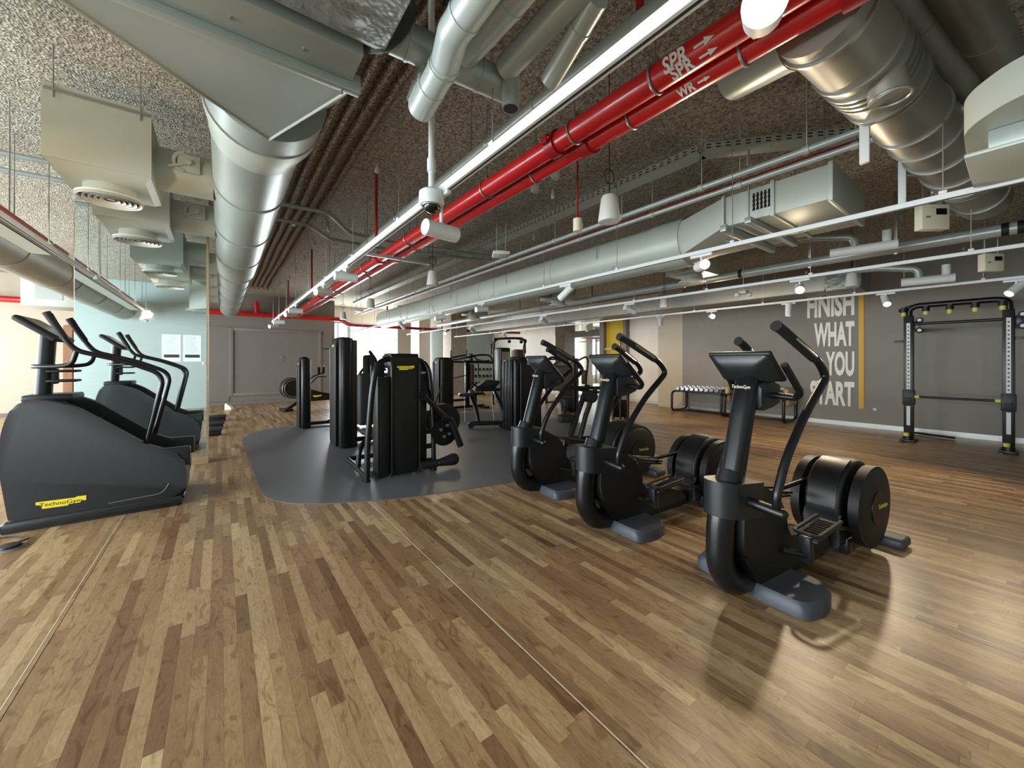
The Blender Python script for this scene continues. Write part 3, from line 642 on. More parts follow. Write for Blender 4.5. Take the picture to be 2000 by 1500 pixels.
# rowing machine by the framed door
rw = thing('rowing_machine', 'black rowing machine with silver ringed flywheel before the framed door', 'rowing machine', (2.0, 13.6, .001), R(10))
MB().cyl((-.25, -.13, .68), (-.25, .13, .68), .33, 36).obj('flywheel_housing', 'plastic', rw)
for s in (-1, 1):
    MB().ring((-.25, s * .135, .68), 'y', .265, .014, 36).obj('silver_ring', 'chrome', rw)
    MB().ring((-.25, s * .134, .68), 'y', .32, .01, 36).obj('silver_ring', 'steel', rw)
MB().prism(rpoly([(-.1, .45), (.0, .72), (.45, .55), (.95, .42), (.95, .25), (.1, .25)], .06), 'y', -.11, .11, .02).obj('body_shroud', 'plastic', rw)
MB().box((.9, -.05, .3), (2.4, .05, .4), .01).obj('slide_rail', 'black', rw)
MB().box((1.3, -.17, .42), (1.65, .17, .5), .03, 3).obj('seat', 'cush', rw)
MB().box((2.3, -.25, .0), (2.4, .25, .05), .01).box((2.32, -.04, .05), (2.38, .04, .3)).obj('rear_leg', 'black', rw)
MB().tube([(.0, -.0, .3), (-.38, 0, .05)], .05, 10).box((-.55, -.28, 0), (-.3, .28, .07), .02).obj('front_leg', 'black', rw)
MB().tube([(.1, .0, .6), (.3, 0, 1.0), (.62, 0, 1.12)], .022, 10, .1).tube([(.2, -.1, .75), (.45, -.1, 1.02), (.72, -.1, 1.0)], .018, 8, .1).obj('console_arm', 'tube', rw)
for s in (-1, 1): MB().box((.55 + s * .1, s * .08 - .03, 1.1), (.63 + s * .1, s * .08 + .03, 1.32), .01).cyl((.59 + s * .1, s * .08, 1.32), (.59 + s * .1, s * .08, 1.38), .02, 10).obj('handle_holder', 'black', rw)
badge(rw, (.42, -.1305, .40), (1, 0, 0), (0, 0, 1), .26)

# E: tower with press arms and seat
e = thing('shoulder_press_machine', 'black press machine with overhead arms and tall pad, dark tower at its left', 'weight machine', (5.2, 10.7, .005), R(-90))
shroud(e, .62, .45, 1.62, .55, 'post', .14)
MB().box((-.05, .45, .02), (.05, 1.7, .1), .01).box((-.4, 1.55, 0), (.4, 1.65, .07), .01).box((-.05, .5, .25), (.05, 1.1, .32), .01).obj('base_frame', 'black', e)
MB().box((-.17, 1.12, .5), (.17, 1.24, 1.42), .05, 3).obj('backrest', 'brown', e)
MB().box((-.16, 1.1, 1.46), (.16, 1.2, 1.75), .04, 3).obj('head_pad', 'plastic', e)
MB().box((-.2, 1.2, .42), (.2, 1.6, .5), .04, 3).obj('seat', 'cush', e)
MB().box((-.06, 1.0, .05), (.06, 1.12, 1.5), .01).box((-.05, 1.3, .1), (.05, 1.4, .42), .01).obj('upright', 'black', e)
for s in (-1, 1):
    MB().tube([(s * .2, .45, 1.55), (s * .45, .7, 1.6), (s * .5, 1.2, 1.7), (s * .5, 1.6, 1.7), (s * .45, 1.75, 1.5), (s * .45, 1.75, 1.0)], .028, 12, .12, nf=6).obj('press_arm', 'tube', e)
    MB().tube([(s * .2, 1.3, 1.56), (s * .62, 1.3, 1.5), (s * .62, 1.5, 1.52)], .026, 10, .06).tube([(s * .5, .75, 1.55), (s * .5, .75, 1.85)], .018, 8).obj('hand_grip', 'rubberblk', e)
MB().tube([(-.6, .6, 1.5), (-.6, 1.7, 1.46), (.6, 1.7, 1.46), (.6, .6, 1.5)], .035, 10, .1).obj('cross_bar', 'black', e)
MB().tube([(0, .45, .95), (0, 1.0, 1.05)], .015, 8).obj('stay', 'black', e)

# G: wide tower behind the farthest elliptical, F: low leg frame joined at its left
g = thing('cable_weight_tower', 'wide dark weight tower with cream badge behind the farthest elliptical', 'weight machine', (5.3, 6.5, .005), 0)
shroud(g, .72, .5, 1.6, .62, 'tube', .16, cx=.05)
for k in range(3): MB().prism(rrect(-.36 + .02 * k, -.3 + .02 * k, .08 + .14 * k, .19 + .14 * k, .025), 'z', 0, 1.54 - .02 * k, .02).obj('column', 'tube', g)
MB().box((.42, .1, .02), (.5, .18, 1.1), .01).obj('side_post', 'black', g)
f = thing('leg_press_frame', 'low black machine on two splayed legs with small wheels beside the wide tower', 'weight machine', (4.98, 7.74, .005), R(-20))
for x in (-.2, .42):
    MB().tube([(x, -.35, .12), (x - .05, -.2, .5), (x - .1, .1, .72), (x - .05, .4, .75)], .05, 12, .12).obj('leg', 'tube', f)
MB().tube([(-.35, -.38, .1), (.6, -.5, .1)], .05, 12).obj('base_bar', 'black', f)
for p in ((-.38, -.38), (.3, -.5), (.62, -.55)): MB().cyl((p[0], p[1] - .04, .07), (p[0], p[1] + .04, .07), .07, 16).obj('wheel', 'rubberblk', f)
MB().box((-.2, .0, .78), (.42, .38, .85), .03, 3).obj('seat', 'cush', f)
MB().prism(rpoly([(-.2, .85), (.3, .85), (.45, 1.02), (.1, 1.06)], .05), 'y', .05, .35, .02).obj('backrest', 'cush', f)
MB().tube([(-.3, .0, 1.0), (-.1, -.1, .85), (.0, -.15, .7)], .02, 8, .05).obj('handle', 'tube', f)
MB().tube([(-.5, -.3, .12), (-.48, -.1, .75)], .005, 6).obj('cable', 'steel', f); MB().tube([(.15, -.4, .12), (.15, -.2, .72)], .005, 6).obj('cable', 'steel', f)
MB().box((-.6, -.15, .68), (-.25, .05, .76), .02).obj('footplate', 'chard', f)

# H: dual cable station by the pale wall
h = thing('cable_station', 'tall cable station with black overhead frame at the pale back wall', 'cable machine', (8.6, 11.2, .001), R(0))
for x, y in ((-1.0, 0), (.45, .1)):
    MB().box((x - .05, y - .05, 0), (x + .05, y + .05, .06), .01).tube([(x, y, .02), (x, y, 2.1), (x + .15, y, 2.3), (.1, y, 2.35)], .04, 10, .15).obj('upright', 'black', h)
MB().tube([(-1.0, 0, 2.28), (-.3, 0, 2.34), (.3, 0, 2.36), (.5, .1, 2.25), (.52, .1, 1.8)], .04, 10, .15).obj('top_frame', 'black', h)
MB().box((-.62, .1, .0), (-.15, .45, 2.0), .06, 3).obj('stack_housing', 'black', h)
MB().box((.1, .1, .0), (.55, .45, 1.95), .06, 3).obj('stack_housing', 'brown', h)
MB().box((-.55, .085, .1), (-.22, .1, 1.85), .01).obj('clear_guard', 'steel', h)
MB().box((-1.12, -.03, 1.75), (-1.06, .03, 2.12), .01).box((-1.02, -.07, 1.9), (-.96, -.04, 2.2), .01).obj('carriage', 'plastic', h)
for x in (-.3, .25): MB().cyl((x, -.03, 2.22), (x, .03, 2.22), .06, 14).obj('pulley', 'plastic', h)
MB().tube([(-.95, -.05, 2.2), (-.95, -.05, .4)], .006, 6).obj('cable', 'steel', h)

# J: machines glimpsed between the ellipticals
j = thing('plate_loaded_bench', 'black angled leg machine on slanted struts seen between the first two ellipticals', 'weight machine', (5.2, 5.0, .005), R(-25))
MB().tube([(-.15, -.1, .06), (.05, 0, .5), (.3, .1, 1.05)], .05, 12).tube([(.05, -.12, .06), (.2, -.05, .5), (.42, .0, 1.0)], .045, 12).obj('strut', 'black', j)
MB().box((-.45, .2, .0), (1.0, .3, .07), .01).box((-.3, -.25, 0), (-.2, .4, .07), .01).box((.9, -.25, 0), (1.0, .4, .07), .01).obj('base_frame', 'black', j)
MB().tube([(-.2, .0, 1.02), (.5, 0, 1.0), (1.1, .05, 1.06)], .03, 10).tube([(-.2, .0, 1.02), (.4, -.1, .92), (1.1, .05, 1.06)], .022, 10, .1).obj('side_frame', 'black', j)
MB().box((-.3, -.08, .38), (-.02, .1, .52), .03, 3).obj('knee_pad', 'cush', j)
MB().box((-.4, .05, .95), (.0, .3, 1.42), .05, 3).obj('backrest', 'brown', j)
MB().tube([(-.45, .1, 1.35), (-.35, -.1, 1.5), (-.05, -.1, 1.55), (.1, -.05, 1.35)], .022, 10, .06).obj('handle', 'tube', j)
MB().tube([(.8, .1, .07), (.75, .1, 1.0)], .025, 10).obj('strut', 'steel', j)
MB().cyl((.3, -.1, .85), (.3, .1, .85), .12, 20).obj('cam_wheel', 'plastic', j)
k_ = thing('pec_machine', 'black tower machine with gold badge before the wall mirror', 'weight machine', (8.3, 8.2, .001), R(-55))
shroud(k_, .5, .35, 1.66, .55, 'tube', .16)
for s in (-1, 1):
    MB().tube([(s * .2, .1, 1.5), (s * .5, .0, 1.65), (s * .6, -.3, 1.55), (s * .55, -.35, 1.0)], .03, 10, .12).obj('arm', 'tube', k_)
    MB().box((s * .5 - .08, -.42, .85), (s * .5 + .08, -.32, 1.25), .04, 3).obj('arm_pad', 'cush', k_)
MB().box((-.2, -.75, .45), (.2, -.35, .53), .04, 3).obj('seat', 'cush', k_)
MB().box((-.05, -.8, .02), (.05, .1, .09), .01).box((-.05, -.6, .09), (.05, -.5, .45), .01).obj('base_frame', 'black', k_)
l_ = thing('roller_machine', 'dark upright machine with brown roller seen behind the second elliptical post', 'weight machine', (8.05, 6.25, .001), R(-37))
for x in (-.3, -.1, .08, .27): MB().tube([(x, 0, .03), (x, 0, 1.15)], .03, 10).obj('upright', 'black', l_)
MB().box((-.36, -.05, 1.1), (.34, .1, 1.35), .02).obj('top_housing', 'plastic', l_)
MB().cyl((-.3, -.12, .72), (.27, -.12, .72), .06, 18).obj('roller_pad', 'brown', l_)
MB().box((-.36, -.1, 0), (-.28, .3, .05)).box((.25, -.1, 0), (.33, .3, .05)).box((-.3, .2, .05), (.3, .26, .5), .01).obj('base_frame', 'black', l_)
MB().tube([(-.3, -.05, .4), (-.05, -.1, 1.0)], .012, 8).obj('lever', 'steel', l_)
m_ = thing('multi_station', 'cluster of black bars and pads reflected before the wall mirror', 'weight machine', (9.6, 9.9, .001), R(-50))
for x, y in ((-.5, 0), (.5, 0), (0, .5)): MB().box((x - .04, y - .04, 0), (x + .04, y + .04, 1.6), .01).obj('upright', 'black', m_)
MB().tube([(-.5, 0, 1.58), (0, .5, 1.58), (.5, 0, 1.58)], .03, 8).obj('cross_frame', 'black', m_); MB().tube([(-.5, 0, .04), (0, .5, .04), (.5, 0, .04)], .03, 8).obj('cross_frame', 'black', m_)
MB().box((-.2, -.2, .5), (.2, .2, .58), .03, 3).obj('seat', 'cush', m_)
MB().box((-.2, .16, .6), (.2, .26, 1.2), .04, 3).obj('backrest', 'cush', m_)
MB().tube([(0, 0, .04), (0, .0, .5)], .04, 8).tube([(0, 0, .05), (0, .5, .05)], .03, 8).obj('seat_post', 'black', m_)

# ---------------------------------------------------------------- free weights
def dumbbell(name, label, loc, rz, hr, hl, gl, m1, m2, group, hexa=False):
    t = thing(name, label, 'dumbbell', loc, rz, group)
    MB().cyl((0, -gl / 2 - .005, hr), (0, gl / 2 + .005, hr), .014, 8).obj('handle', m2, t)
    for s in (-1, 1): MB().cyl((0, s * gl / 2, hr), (0, s * (gl / 2 + hl), hr), hr, 6 if hexa else 14, hr * .85).obj('weight_head', m1, t)
    return t
# low rack with chrome dumbbells
def loop_rack(name, label, y0, y1, ends):
    t = thing(name, label, 'dumbbell rack', (11.2, (y0 + y1) / 2, .001)); hy = (y1 - y0) / 2
    for s in (-1, 1):
        MB().tube([(0, s * hy, .035), (-.4, s * hy, .035), (-.4, s * hy, .60), (.42, s * hy, .62), (.42, s * hy, .035), (0, s * hy, .035)], .035, 10, .13, nf=6, ry=.03).obj('end_loop', 'black', t)
        if ends: MB().box((-.3, s * hy - .06 - .01, .40), (.3, s * hy + .06 - .01, .84), .05, 3).obj('end_panel', 'skirt', t)
    MB().box((-.38, -hy + .03, .60), (-.02, hy - .03, .64), .01).box((.04, -hy + .03, .62), (.4, hy - .03, .66), .01).obj('tray', 'black', t)
    MB().tube([(-.1, -hy, .04), (-.1, hy, .04)], .022, 8).tube([(.12, -hy, .04), (.12, hy, .04)], .022, 8).obj('base_rail', 'black', t)
    return t
loop_rack('dumbbell_rack', 'low black loop-ended rack carrying chrome dumbbells against the grey wall', 4.95, 6.38, False)
r2 = loop_rack('storage_rack', 'low black loop-ended rack with pale wooden end panels under the slogan', 3.50, 4.86, True)
MB().box((-.36, -.55, .645), (-.04, .55, .8), .03).obj('stored_pad', 'brown', r2); MB().box((.06, -.55, .665), (.38, .55, .84), .03).obj('stored_pad', 'sill', r2)
first = None
for row_, (xx, zz) in enumerate(((11.0, .642), (11.42, .662))):
    for k in range(9):
        y = 5.1 + k * .142; lab = '%s chrome dumbbell from the near end, %s row of the low rack' % (ORD[k], ('front', 'back')[row_])
        if first is None: first = dumbbell('dumbbell', lab, (xx, y, zz), R(90), .055, .075, .11, 'chrome', 'black', 'chrome dumbbells on the low rack')
        else: copy_tree(first, (xx, y, zz), R(90), lab)
# dark hex dumbbells in the far corner
fr = thing('tiered_dumbbell_rack', 'three-tier dumbbell rack in the far corner behind the press machine', 'dumbbell rack', (10.4, 16.9, .001), R(-20))
for z in (.32, .68, 1.02): MB().box((-.95, -.2, z), (.95, .15, z + .03), .005).obj('shelf', 'char', fr)
for s in (-1, 1): MB().prism([(-.25, 0), (.3, 0), (.3, .06), (.2, 1.1), (.1, 1.1), (-.15, .06)], 'x', s * .95, s * 1.0).obj('side_frame', 'char', fr)
first = None
for q, z in enumerate((.352, .712, 1.052)):
    for k in range(9):
        v = Matrix.Rotation(R(-20), 3, 'Z') @ Vector((-.8 + k * .2, -.03, 0))
        loc = (10.4 + v.x, 16.9 + v.y, z); lab = '%s black hex dumbbell from the left, %s tier of the far rack' % ('leftmost' if k == 0 else ORD[k], ('bottom', 'middle', 'top')[q])
        if first is None: first = dumbbell('hex_dumbbell', lab, loc, R(-20), .06, .09, .12, 'rubberblk', 'chrome', 'hex dumbbells on the far rack', True)
        else: copy_tree(first, loc, R(-20), lab)
# things standing along the back of the mirror column
vs_ = thing('weight_tree', 'black post with weight plates peeking out past the mirror column', 'weight rack', (-.42, 8.6, .001))
MB().box((-.3, -.3, 0), (.06, .3, .05), .01).box((-.06, -.05, .05), (.02, .05, 1.2), .01).obj('frame', 'black', vs_)
for z, r_, x in ((1.13, .045, .2), (1.0, .035, .2), (.9, .03, .14), (.8, .03, .1), (.5, .15, .14)): MB().cyl((-.05, 0, z), (x, 0, z), r_, 16).obj('plate', 'rubberblk', vs_)
for k, (y, x1) in enumerate(((12.2, .12), (10.9, .07), (9.9, .035), (9.35 - .02, -.0))[:3]):
    s_ = thing('step_platform', '%s low dark step platform from the camera beside the mirror column' % ORD[2 - k], 'step platform', (x1 - .27, y, .001), 0, 'low step platforms')
    MB().box((-.3, -.12, .1), (.26, .12, .15), .02).obj('top', 'char', s_); MB().box((-.28, -.1, 0), (.24, .1, .1), .02).obj('riser', 'plastic', s_)
wg = thing('floor_wedge', 'small pale yellow wedge lying on the floor by the far wall', 'wedge', (.19, 14.95, .001), R(-37))
MB().prism([(-.09, 0), (.12, 0), (.1, .08), (-.06, .2), (-.09, .16)], 'y', -.06, .06, .004).obj('body', 'cream', wg)

# ---------------------------------------------------------------- functional rack at the right wall
rk = thing('power_rack', 'black wall rack with white perforated uprights and lime caps at the right', 'power rack', (10.4, .75, .001))
YN, YFk = -.58, .58
for s in (YN, YFk):
    u = MB().box((-.06, s - .065, .04), (.06, s + .065, 2.36), .008).obj('upright', 'black', rk)
    MB().box((-.064, s - .024, .98), (-.061, s + .024, 2.22)).box((-.064, s - .024, .3), (-.061, s + .024, .66)).obj('white_strip', 'white', u)
    q = MB()
    for k in range(17): q.cyl((-.066, s, 1.03 + k * .07), (-.0635, s, 1.03 + k * .07), .0125, 10)
    q.cyl((-.066, s, .26), (-.061, s, .26), .014, 8); q.obj('hole_row', 'ink', u, kind='stuff')
    MB().box((-.075, s - .08, .68), (.075, s + .08, .96), .01).obj('sleeve', 'plastic', u)
    MB().box((-.085, s - .04, .72), (-.076, s + .04, .82), .005).obj('sleeve_recess', 'ink', u)
    b_ = MB().box((-.2, s - .1, 0), (.2, s + .1, .04), .008).cyl((-.1, s, .04), (-.1, s, .1), .07, 16).obj('base_foot', 'black', u)
    MB().cyl((-.1, s + .02, .1), (-.1, s + .02, .16), .04, 14).obj('base_cap', 'green', u)
    MB().box((-.35, s + .05, .0), (-.15, s + .09, .025)).box((.1, s - .09, 0), (.3, s - .05, .025)).obj('foot_bar', 'black', u)
    o_ = 1 if s > 0 else -1
    MB().box((-.03, s + o_ * .065, 1.86), (.0, s + o_ * .2, 1.9), .004).obj('peg', 'black', u)
    for z in (2.08, 2.27):
        MB().cyl((-.02, s - .14, z), (.04, s - .14, z), .05, 18).obj('mount_disc', 'rubberblk', u); MB().cyl((-.03, s - .14, z), (-.021, s - .14, z), .028, 14).obj('disc_cap', 'white', u)
    MB().box((.0, s - .15, 2.1), (.04, s - .06, 2.25), .005).obj('mount_plate', 'black', u)
    MB().box((.06, s - .04, 2.1), (1.28, s + .04, 2.18), .01).obj('wall_arm', 'black', rk)
MB().tube([(0, YN, 2.3), (0, YN, 2.5), (0, YN + .12, 2.54), (0, YFk - .1, 2.54), (0, YFk + .0, 2.48), (0, YFk, 2.3)], .05, 10, .09, nf=6).tube([(-.12, YFk + .09, 2.46), (0, YFk + .05, 2.5), (0, YFk - .1, 2.54)], .04, 8).obj('top_beam', 'black', rk)
for k in range(5):
    y = YFk + .06 - k * .29
    g_ = MB().cyl((-.09, y, 2.42), (-.09, y, 2.5), .05, 14).box((-.1, y - .03, 2.47), (.0, y + .03, 2.52)).obj('socket', 'plastic', rk)
    MB().cyl((-.09, y, 2.35), (-.09, y, 2.42), .036, 14).obj('lime_cap', 'green', g_)
MB().tube([(-.02, YN, 2.2), (-.02, YFk, 2.2)], .024, 12).obj('pull_up_bar', 'black', rk)
br = MB().tube([(-.03, YN + .06, .84), (-.03, YFk - .06, .84)], .02, 12).obj('safety_bar', 'black', rk)
for s in (YN + .1, YFk - .1): MB().cyl((-.03, s - .04, .84), (-.03, s + .04, .84), .035, 12).obj('lime_collar', 'green', br)
bs = thing('floor_strap', 'black strap lying by the skirting inside the wall rack', 'strap', (11.35, 1.1, .001), R(70))
MB().tube([(-.3, 0, .03), (0, .03, .03), (.3, 0, .03)], .03, 8, ry=.02).obj('strap', 'rubberblk', bs)

# ================================================================ CEILING SERVICES
def duct_run(name, label, p0, p1, r, m, step=1.2, cat='duct', band=.012, bandm=None):
    p0, p1 = Vector(p0), Vector(p1); t = thing(name, label, cat, p0); L = (p1 - p0).length; dd = (p1 - p0).normalized()
    n = max(1, round(L / step))
    for i in range(n):
        a, b = dd * (L * i / n), dd * (L * (i + 1) / n)
        s = MB().tube([a, b], r, 40).obj('duct_section', m, t)
        MB().tube([b - dd * .025, b - dd * .004], r + band, 40).obj('joint_band', bandm or m, s)
    return t
def rods(t, pts, z0, z1, r=.005, m='steel', name='hanger_rod'):
    for x, y in pts: MB().cyl((x, y, z0), (x, y, z1), r, 6).obj(name, m, t)

# main round duct, its square-to-round transition and the plenum box over the camera's left
md = duct_run('round_duct', 'big pale grey round duct running away at the upper left', (.222, 3.05, 3.2), (.222, 8.6, 3.2), .285, 'duct', 1.4)
md2 = duct_run('round_duct', 'narrower far length of the big round duct, ending near the framed door', (.222, 8.61, 3.2), (.222, 15.4, 3.2), .245, 'duct', 1.4)
for o_, n_ in ((md, 4), (md2, 5)): rods(o_, [(-.30, .8 + k * 1.4) for k in range(n_)] + [(.30, .8 + k * 1.4) for k in range(n_)], .0, .69)
MB().tube([(.012, -.0, 0), (.012, .10, 0), (0, .32, 0), (0, .40, 0)], [.338, .335, .297, .297], 40).obj('end_collar', 'ductw', md)
tr_ = thing('duct_transition', 'wide grey sheet metal transition from square plenum to round duct', 'duct', (-.07, 1.95, 3.2))
N_ = 40; sq = []; ci = []
for k in range(N_):
    a = 2 * PI * k / N_; cx_, cz_ = math.cos(a), math.sin(a); m_x = max(abs(cx_), abs(cz_)); sq.append((cx_ / m_x * .57, 0, cz_ / m_x * .39)); ci.append((.306 + .33 * cx_, .86, .0 + .33 * cz_)); 
mb = MB(); cr = [mb.bm.verts.new((sx * .57, 0, sz * .39)) for sx, sz in ((1, 1), (-1, 1), (-1, -1), (1, -1))]
ex = [mb.bm.verts.new(ci[k]) for k in (0, 10, 20, 30)]
for q_ in range(4):
    mb.bm.faces.new((cr[q_], ex[q_], ex[(q_ + 1) % 4])); mb.bm.faces.new((cr[q_], cr[(q_ + 1) % 4], ex[(q_ + 1) % 4]))
mb.obj('transition_hood', 'duct', tr_, ang=14)
MB().loft([[(x, .855, z) for x, y, z in ci], [(x, 1.09, z) for x, y, z in ci]]).obj('round_neck', 'duct', tr_)
for c_, e_ in ((2, 30), (3, 30), (3, 0)):
    a_, b_ = Vector(((-.57, .57)[c_ == 3], 0, -.39)), Vector(ci[e_]); MB().tube([a_, b_], .007, 6).obj('seam_edge', 'ductw', tr_)
MB().box((-.64, -.045, -.425), (.60, -.005, -.385), .003).obj('flange_rail', 'duct', tr_)
MB().box((-.64, -.05, -.425), (.60, -.045, -.345), .001).obj('flange_lip', 'duct', tr_)
for x in (-.5, .52): MB().cyl((x, -.03, -.45), (x, -.03, .69), .006, 6).obj('hanger_rod', 'steel', tr_)
pl = thing('plenum_box', 'large grey rectangular plenum box overhead at the top left', 'duct', (-.07, 1.82, 3.2))
MB().box((-.57, -.11, -.39), (.56, .08, .39), .006).obj('box_body', 'duct', pl)
for x in (-.4, -.15, .1, .35): MB().cyl((x, .0, -.395), (x, .0, -.39), .008, 8).obj('screw', 'steel', pl)
fo = thing('foil_duct', 'wrinkled foil wrapped duct crossing overhead behind the plenum box', 'duct', (.55, 1.28, 3.1))
MB().prism(rrect(-.46, .40, -.29, .27, .06, 5), 'x', -1.2, 0, .03).obj('foil_wrap', 'foil', fo)
MB().tube([(0, .40, -.10), (.07, .46, -.10)], [.17, .09], 20).obj('foil_cone', 'foil', fo)
fx = thing('flexible_hose', 'small coiled black flexible hose hanging beside the foil duct', 'hose', L3(757, 48, 2.98))
q = MB()
for k in range(6): q.ring((-.008 * k, 0, -.006 - .012 * k), 'x', .026, .007, 18, 6)
q.obj('coil', 'plastic', fx); MB().cyl((.03, .0, -.0), (.045, 0, .0), .055, 20).tube([(.04, 0, 0), (.1, .05, .1), (.1, .05, .9)], .012, 8, .05).obj('end_plate', 'dark', fx)

# diffuser boxes hung on the left, branch ducts with damper quadrants
def diffuser_box(name, label, loc, first=None):
    t = thing(name, label, 'air diffuser', loc, 0, 'boxed diffusers beside the big duct')
    MB().loft([[(x * .30, y, z) for x, y in ((-1, -.36), (1, -.36), (1, .36), (-1, .36))] for z in (.62, .10)] + [[(x * .26, y, z) for x, y in ((-1, -.30), (1, -.30), (1, .30), (-1, .30))] for z in (.06,)]).obj('plenum', 'ductw', t)
    MB().box((-.305, -.375, .10), (.305, -.362, .66)).obj('face_sheet', 'ductw', t)
    MB().cyl((0, 0, -.03), (0, 0, .06), .165, 36).obj('neck', 'ductw', t)
    g = MB().cyl((0, 0, -.035), (0, 0, -.02), .215, 40).obj('grille', 'offw', t)
    for k, rr_ in enumerate((.205, .17, .135, .10, .065)):
        MB().tube([(0, 0, -.056 + .002 * k), (0, 0, -.036)], [rr_, rr_ - .022], 36, caps=False).obj('grille_ring', 'offw', g)
        MB().ring((0, 0, -.0365), 'z', rr_ - .028, .006, 36, 6).obj('shadow_gap', 'dark', g)
    br = MB().cyl((.3, .0, .33), (.715, 0, .33), .19, 32).obj('branch_duct', 'ductw', t)
    MB().box((.46, -.215, .28), (.62, -.185, .44), .004).obj('damper_plate', 'ductw', br)
    qd = MB(); pr_ = [(.52 + .10 * math.cos(R(a)), .36 + .10 * math.sin(R(a))) for a in range(100, 261, 16)] + [(.52 + .075 * math.cos(R(a)), .36 + .075 * math.sin(R(a))) for a in range(260, 99, -16)]
    qd.prism(pr_, 'y', -.225, -.218).obj('damper_quadrant', 'ductw', br)
    MB().tube([(.56, -.235, .36), (.40, -.235, .29)], .012, 6).cyl((.54, -.25, .355), (.54, -.215, .355), .022, 12).obj('damper_handle', 'ductw', br)
    MB().box((-.29, -.40, .60), (.29, -.377, .615)).obj('hanger_rail', 'steel', t)
    rods(t, [(-.24, -.39), (.24, -.39)], .55, .96)
    return t
db = diffuser_box('boxed_diffuser', 'nearest boxed round ceiling diffuser, left of the big duct', (-.775, 4.81, 2.95))
for k, y in enumerate((6.25, 8.9, 10.35, 11.8, 13.25)):
    copy_tree(db, (-.775, y, 2.95), 0, ['second boxed round diffuser, just in front of the mirror column', 'third boxed diffuser, first one beyond the mirror column', 'fourth boxed diffuser, beyond the mirror column', 'fifth boxed diffuser, beyond the mirror column', 'farthest boxed diffuser, close to the far wall'][k])

# left side duct, pipe and tray
duct_run('side_duct', 'grey round duct along the far left running past the mirror column', (-2.28, -1.3, 3.0), (-2.28, 11.6, 3.0), .27, 'spiral', 1.8)
def track(name, label, x, y0, y1, z=2.6, group='white lighting tracks', w=.018, h=.02, dark=True, n=None):
    t = thing(name, label, 'lighting track', (x, y0, z), 0, group)
    MB().box((-w, 0, -h), (w, y1 - y0, h), .003, 1).obj('rail', 'white', t)
    if dark: MB().box((-.006, .01, -h - .001), (.006, y1 - y0 - .01, -h + .004)).obj('slot', 'dark', t)
    n = n or int((y1 - y0) / 1.3)
    for k in range(n + 1):
        yy = .2 + (y1 - y0 - .4) * k / n
        MB().cyl((0, yy, h), (0, yy, ZC - z), .0035, 6).obj('hanger_rod', 'steel', t)
        MB().box((-.016, yy - .02, h), (.016, yy + .02, h + .022), .003).obj('clip', 'white', t)
        MB().ring((0, yy + .05, h + .03), 'y', .022, .003, 14, 5).obj('clip_ring', 'steel', t)
    return t
track('lighting_track', 'white lighting track with red pipe above it on the left', -1.32, 2.7, 7.2)
track('lighting_track', 'nearest long white lighting track crossing the middle of the ceiling', 1.137, -1.2, 12.6, w=.022, h=.028)
track('lighting_track', 'white lighting track below the large tapered duct', 3.86, -1.2, 15.2)
track('lighting_track', 'white lighting track between the tapered duct and the slogan wall', 6.07, -1.2, 15.2)
track('lighting_track', 'white lighting track closest to the slogan wall', 8.35, -1.2, 15.4)
for i, (x, z, y0, y1, r, lb) in enumerate(((-1.55, 2.84, 1.0, 7.2, .03, 'thin red pipe above the left lighting track'), )):
    t = thing('sprinkler_pipe', lb, 'pipe', (x, y0, z)); MB().cyl((0, 0, 0), (0, y1 - y0, 0), r, 14).obj('pipe', 'dred', t); rods(t, [(0, .5), (0, 2.6), (0, 4.6)], 0, ZC - z)
ct0 = thing('cable_tray', 'pale cable tray hung between the left track and the side duct', 'cable tray', (-1.74, 1.0, 2.80))
MB().box((-.09, 0, -.004), (.09, 6.15, .004)).box((-.09, 0, -.004), (-.086, 6.15, .05)).box((.086, 0, -.004), (.09, 6.15, .05)).obj('tray_channel', 'ductw', ct0)
for k in range(4): MB().tube([(-.06 + .04 * k, 0, .015), (-.06 + .04 * k, 6.1, .015)], .012, 6).obj('cable', 'white', ct0)
rods(ct0, [(0, .8), (0, 3.0), (0, 5.4)], 0, 1.1)

# spotlights on the tracks
SPOT = []
def spotlight(label, x, y, aim, lit, z=2.6, energy=0, size=62, drop=0):
    """white cylinder head on an adapter; aim is the direction of its beam"""
    t = thing('track_spotlight', label, 'spotlight', (x, y, z - .022), 0, 'white track spotlights')
    a = Vector(aim).normalized(); c = Vector((0, 0, -.115 - drop))
    MB().box((-.016, -.11, -.028), (.016, .11, .0), .004).obj('adapter', 'white', t)
    MB().cyl((0, 0, -.028), (0, 0, -.075 - drop), .011, 10).obj('swivel', 'white', t)
    hd = MB().tube([c - a * .12, c - a * .115, c + a * .12], [.045, .05, .05], 24).obj('lamp_head', 'white', t)
    MB().tube([c + a * .121, c + a * .123], .042, 24).obj('lens', 'lens' if lit == 2 else 'lensoff', hd)
    l = bpy.data.lights.new('spot_beam', 'SPOT'); l.energy = energy or (36 if lit else 16); l.color = (1, .80, .55); l.spot_size = R(size); l.spot_blend = .6; l.shadow_soft_size = .07
    o = bpy.data.objects.new('spot_beam', l); COL.objects.link(o); o.parent = t; o.location = c + a * .14
    o.rotation_euler = a.to_track_quat('-Z', 'Y').to_euler()
    return t
def ytrk(x, u):
    s = (u - 1000) / FP; return x / ((ST + CT * s) / (CT - ST * s))
T1, T2, T3, T4 = 1.137, 3.86, 6.07, 8.35
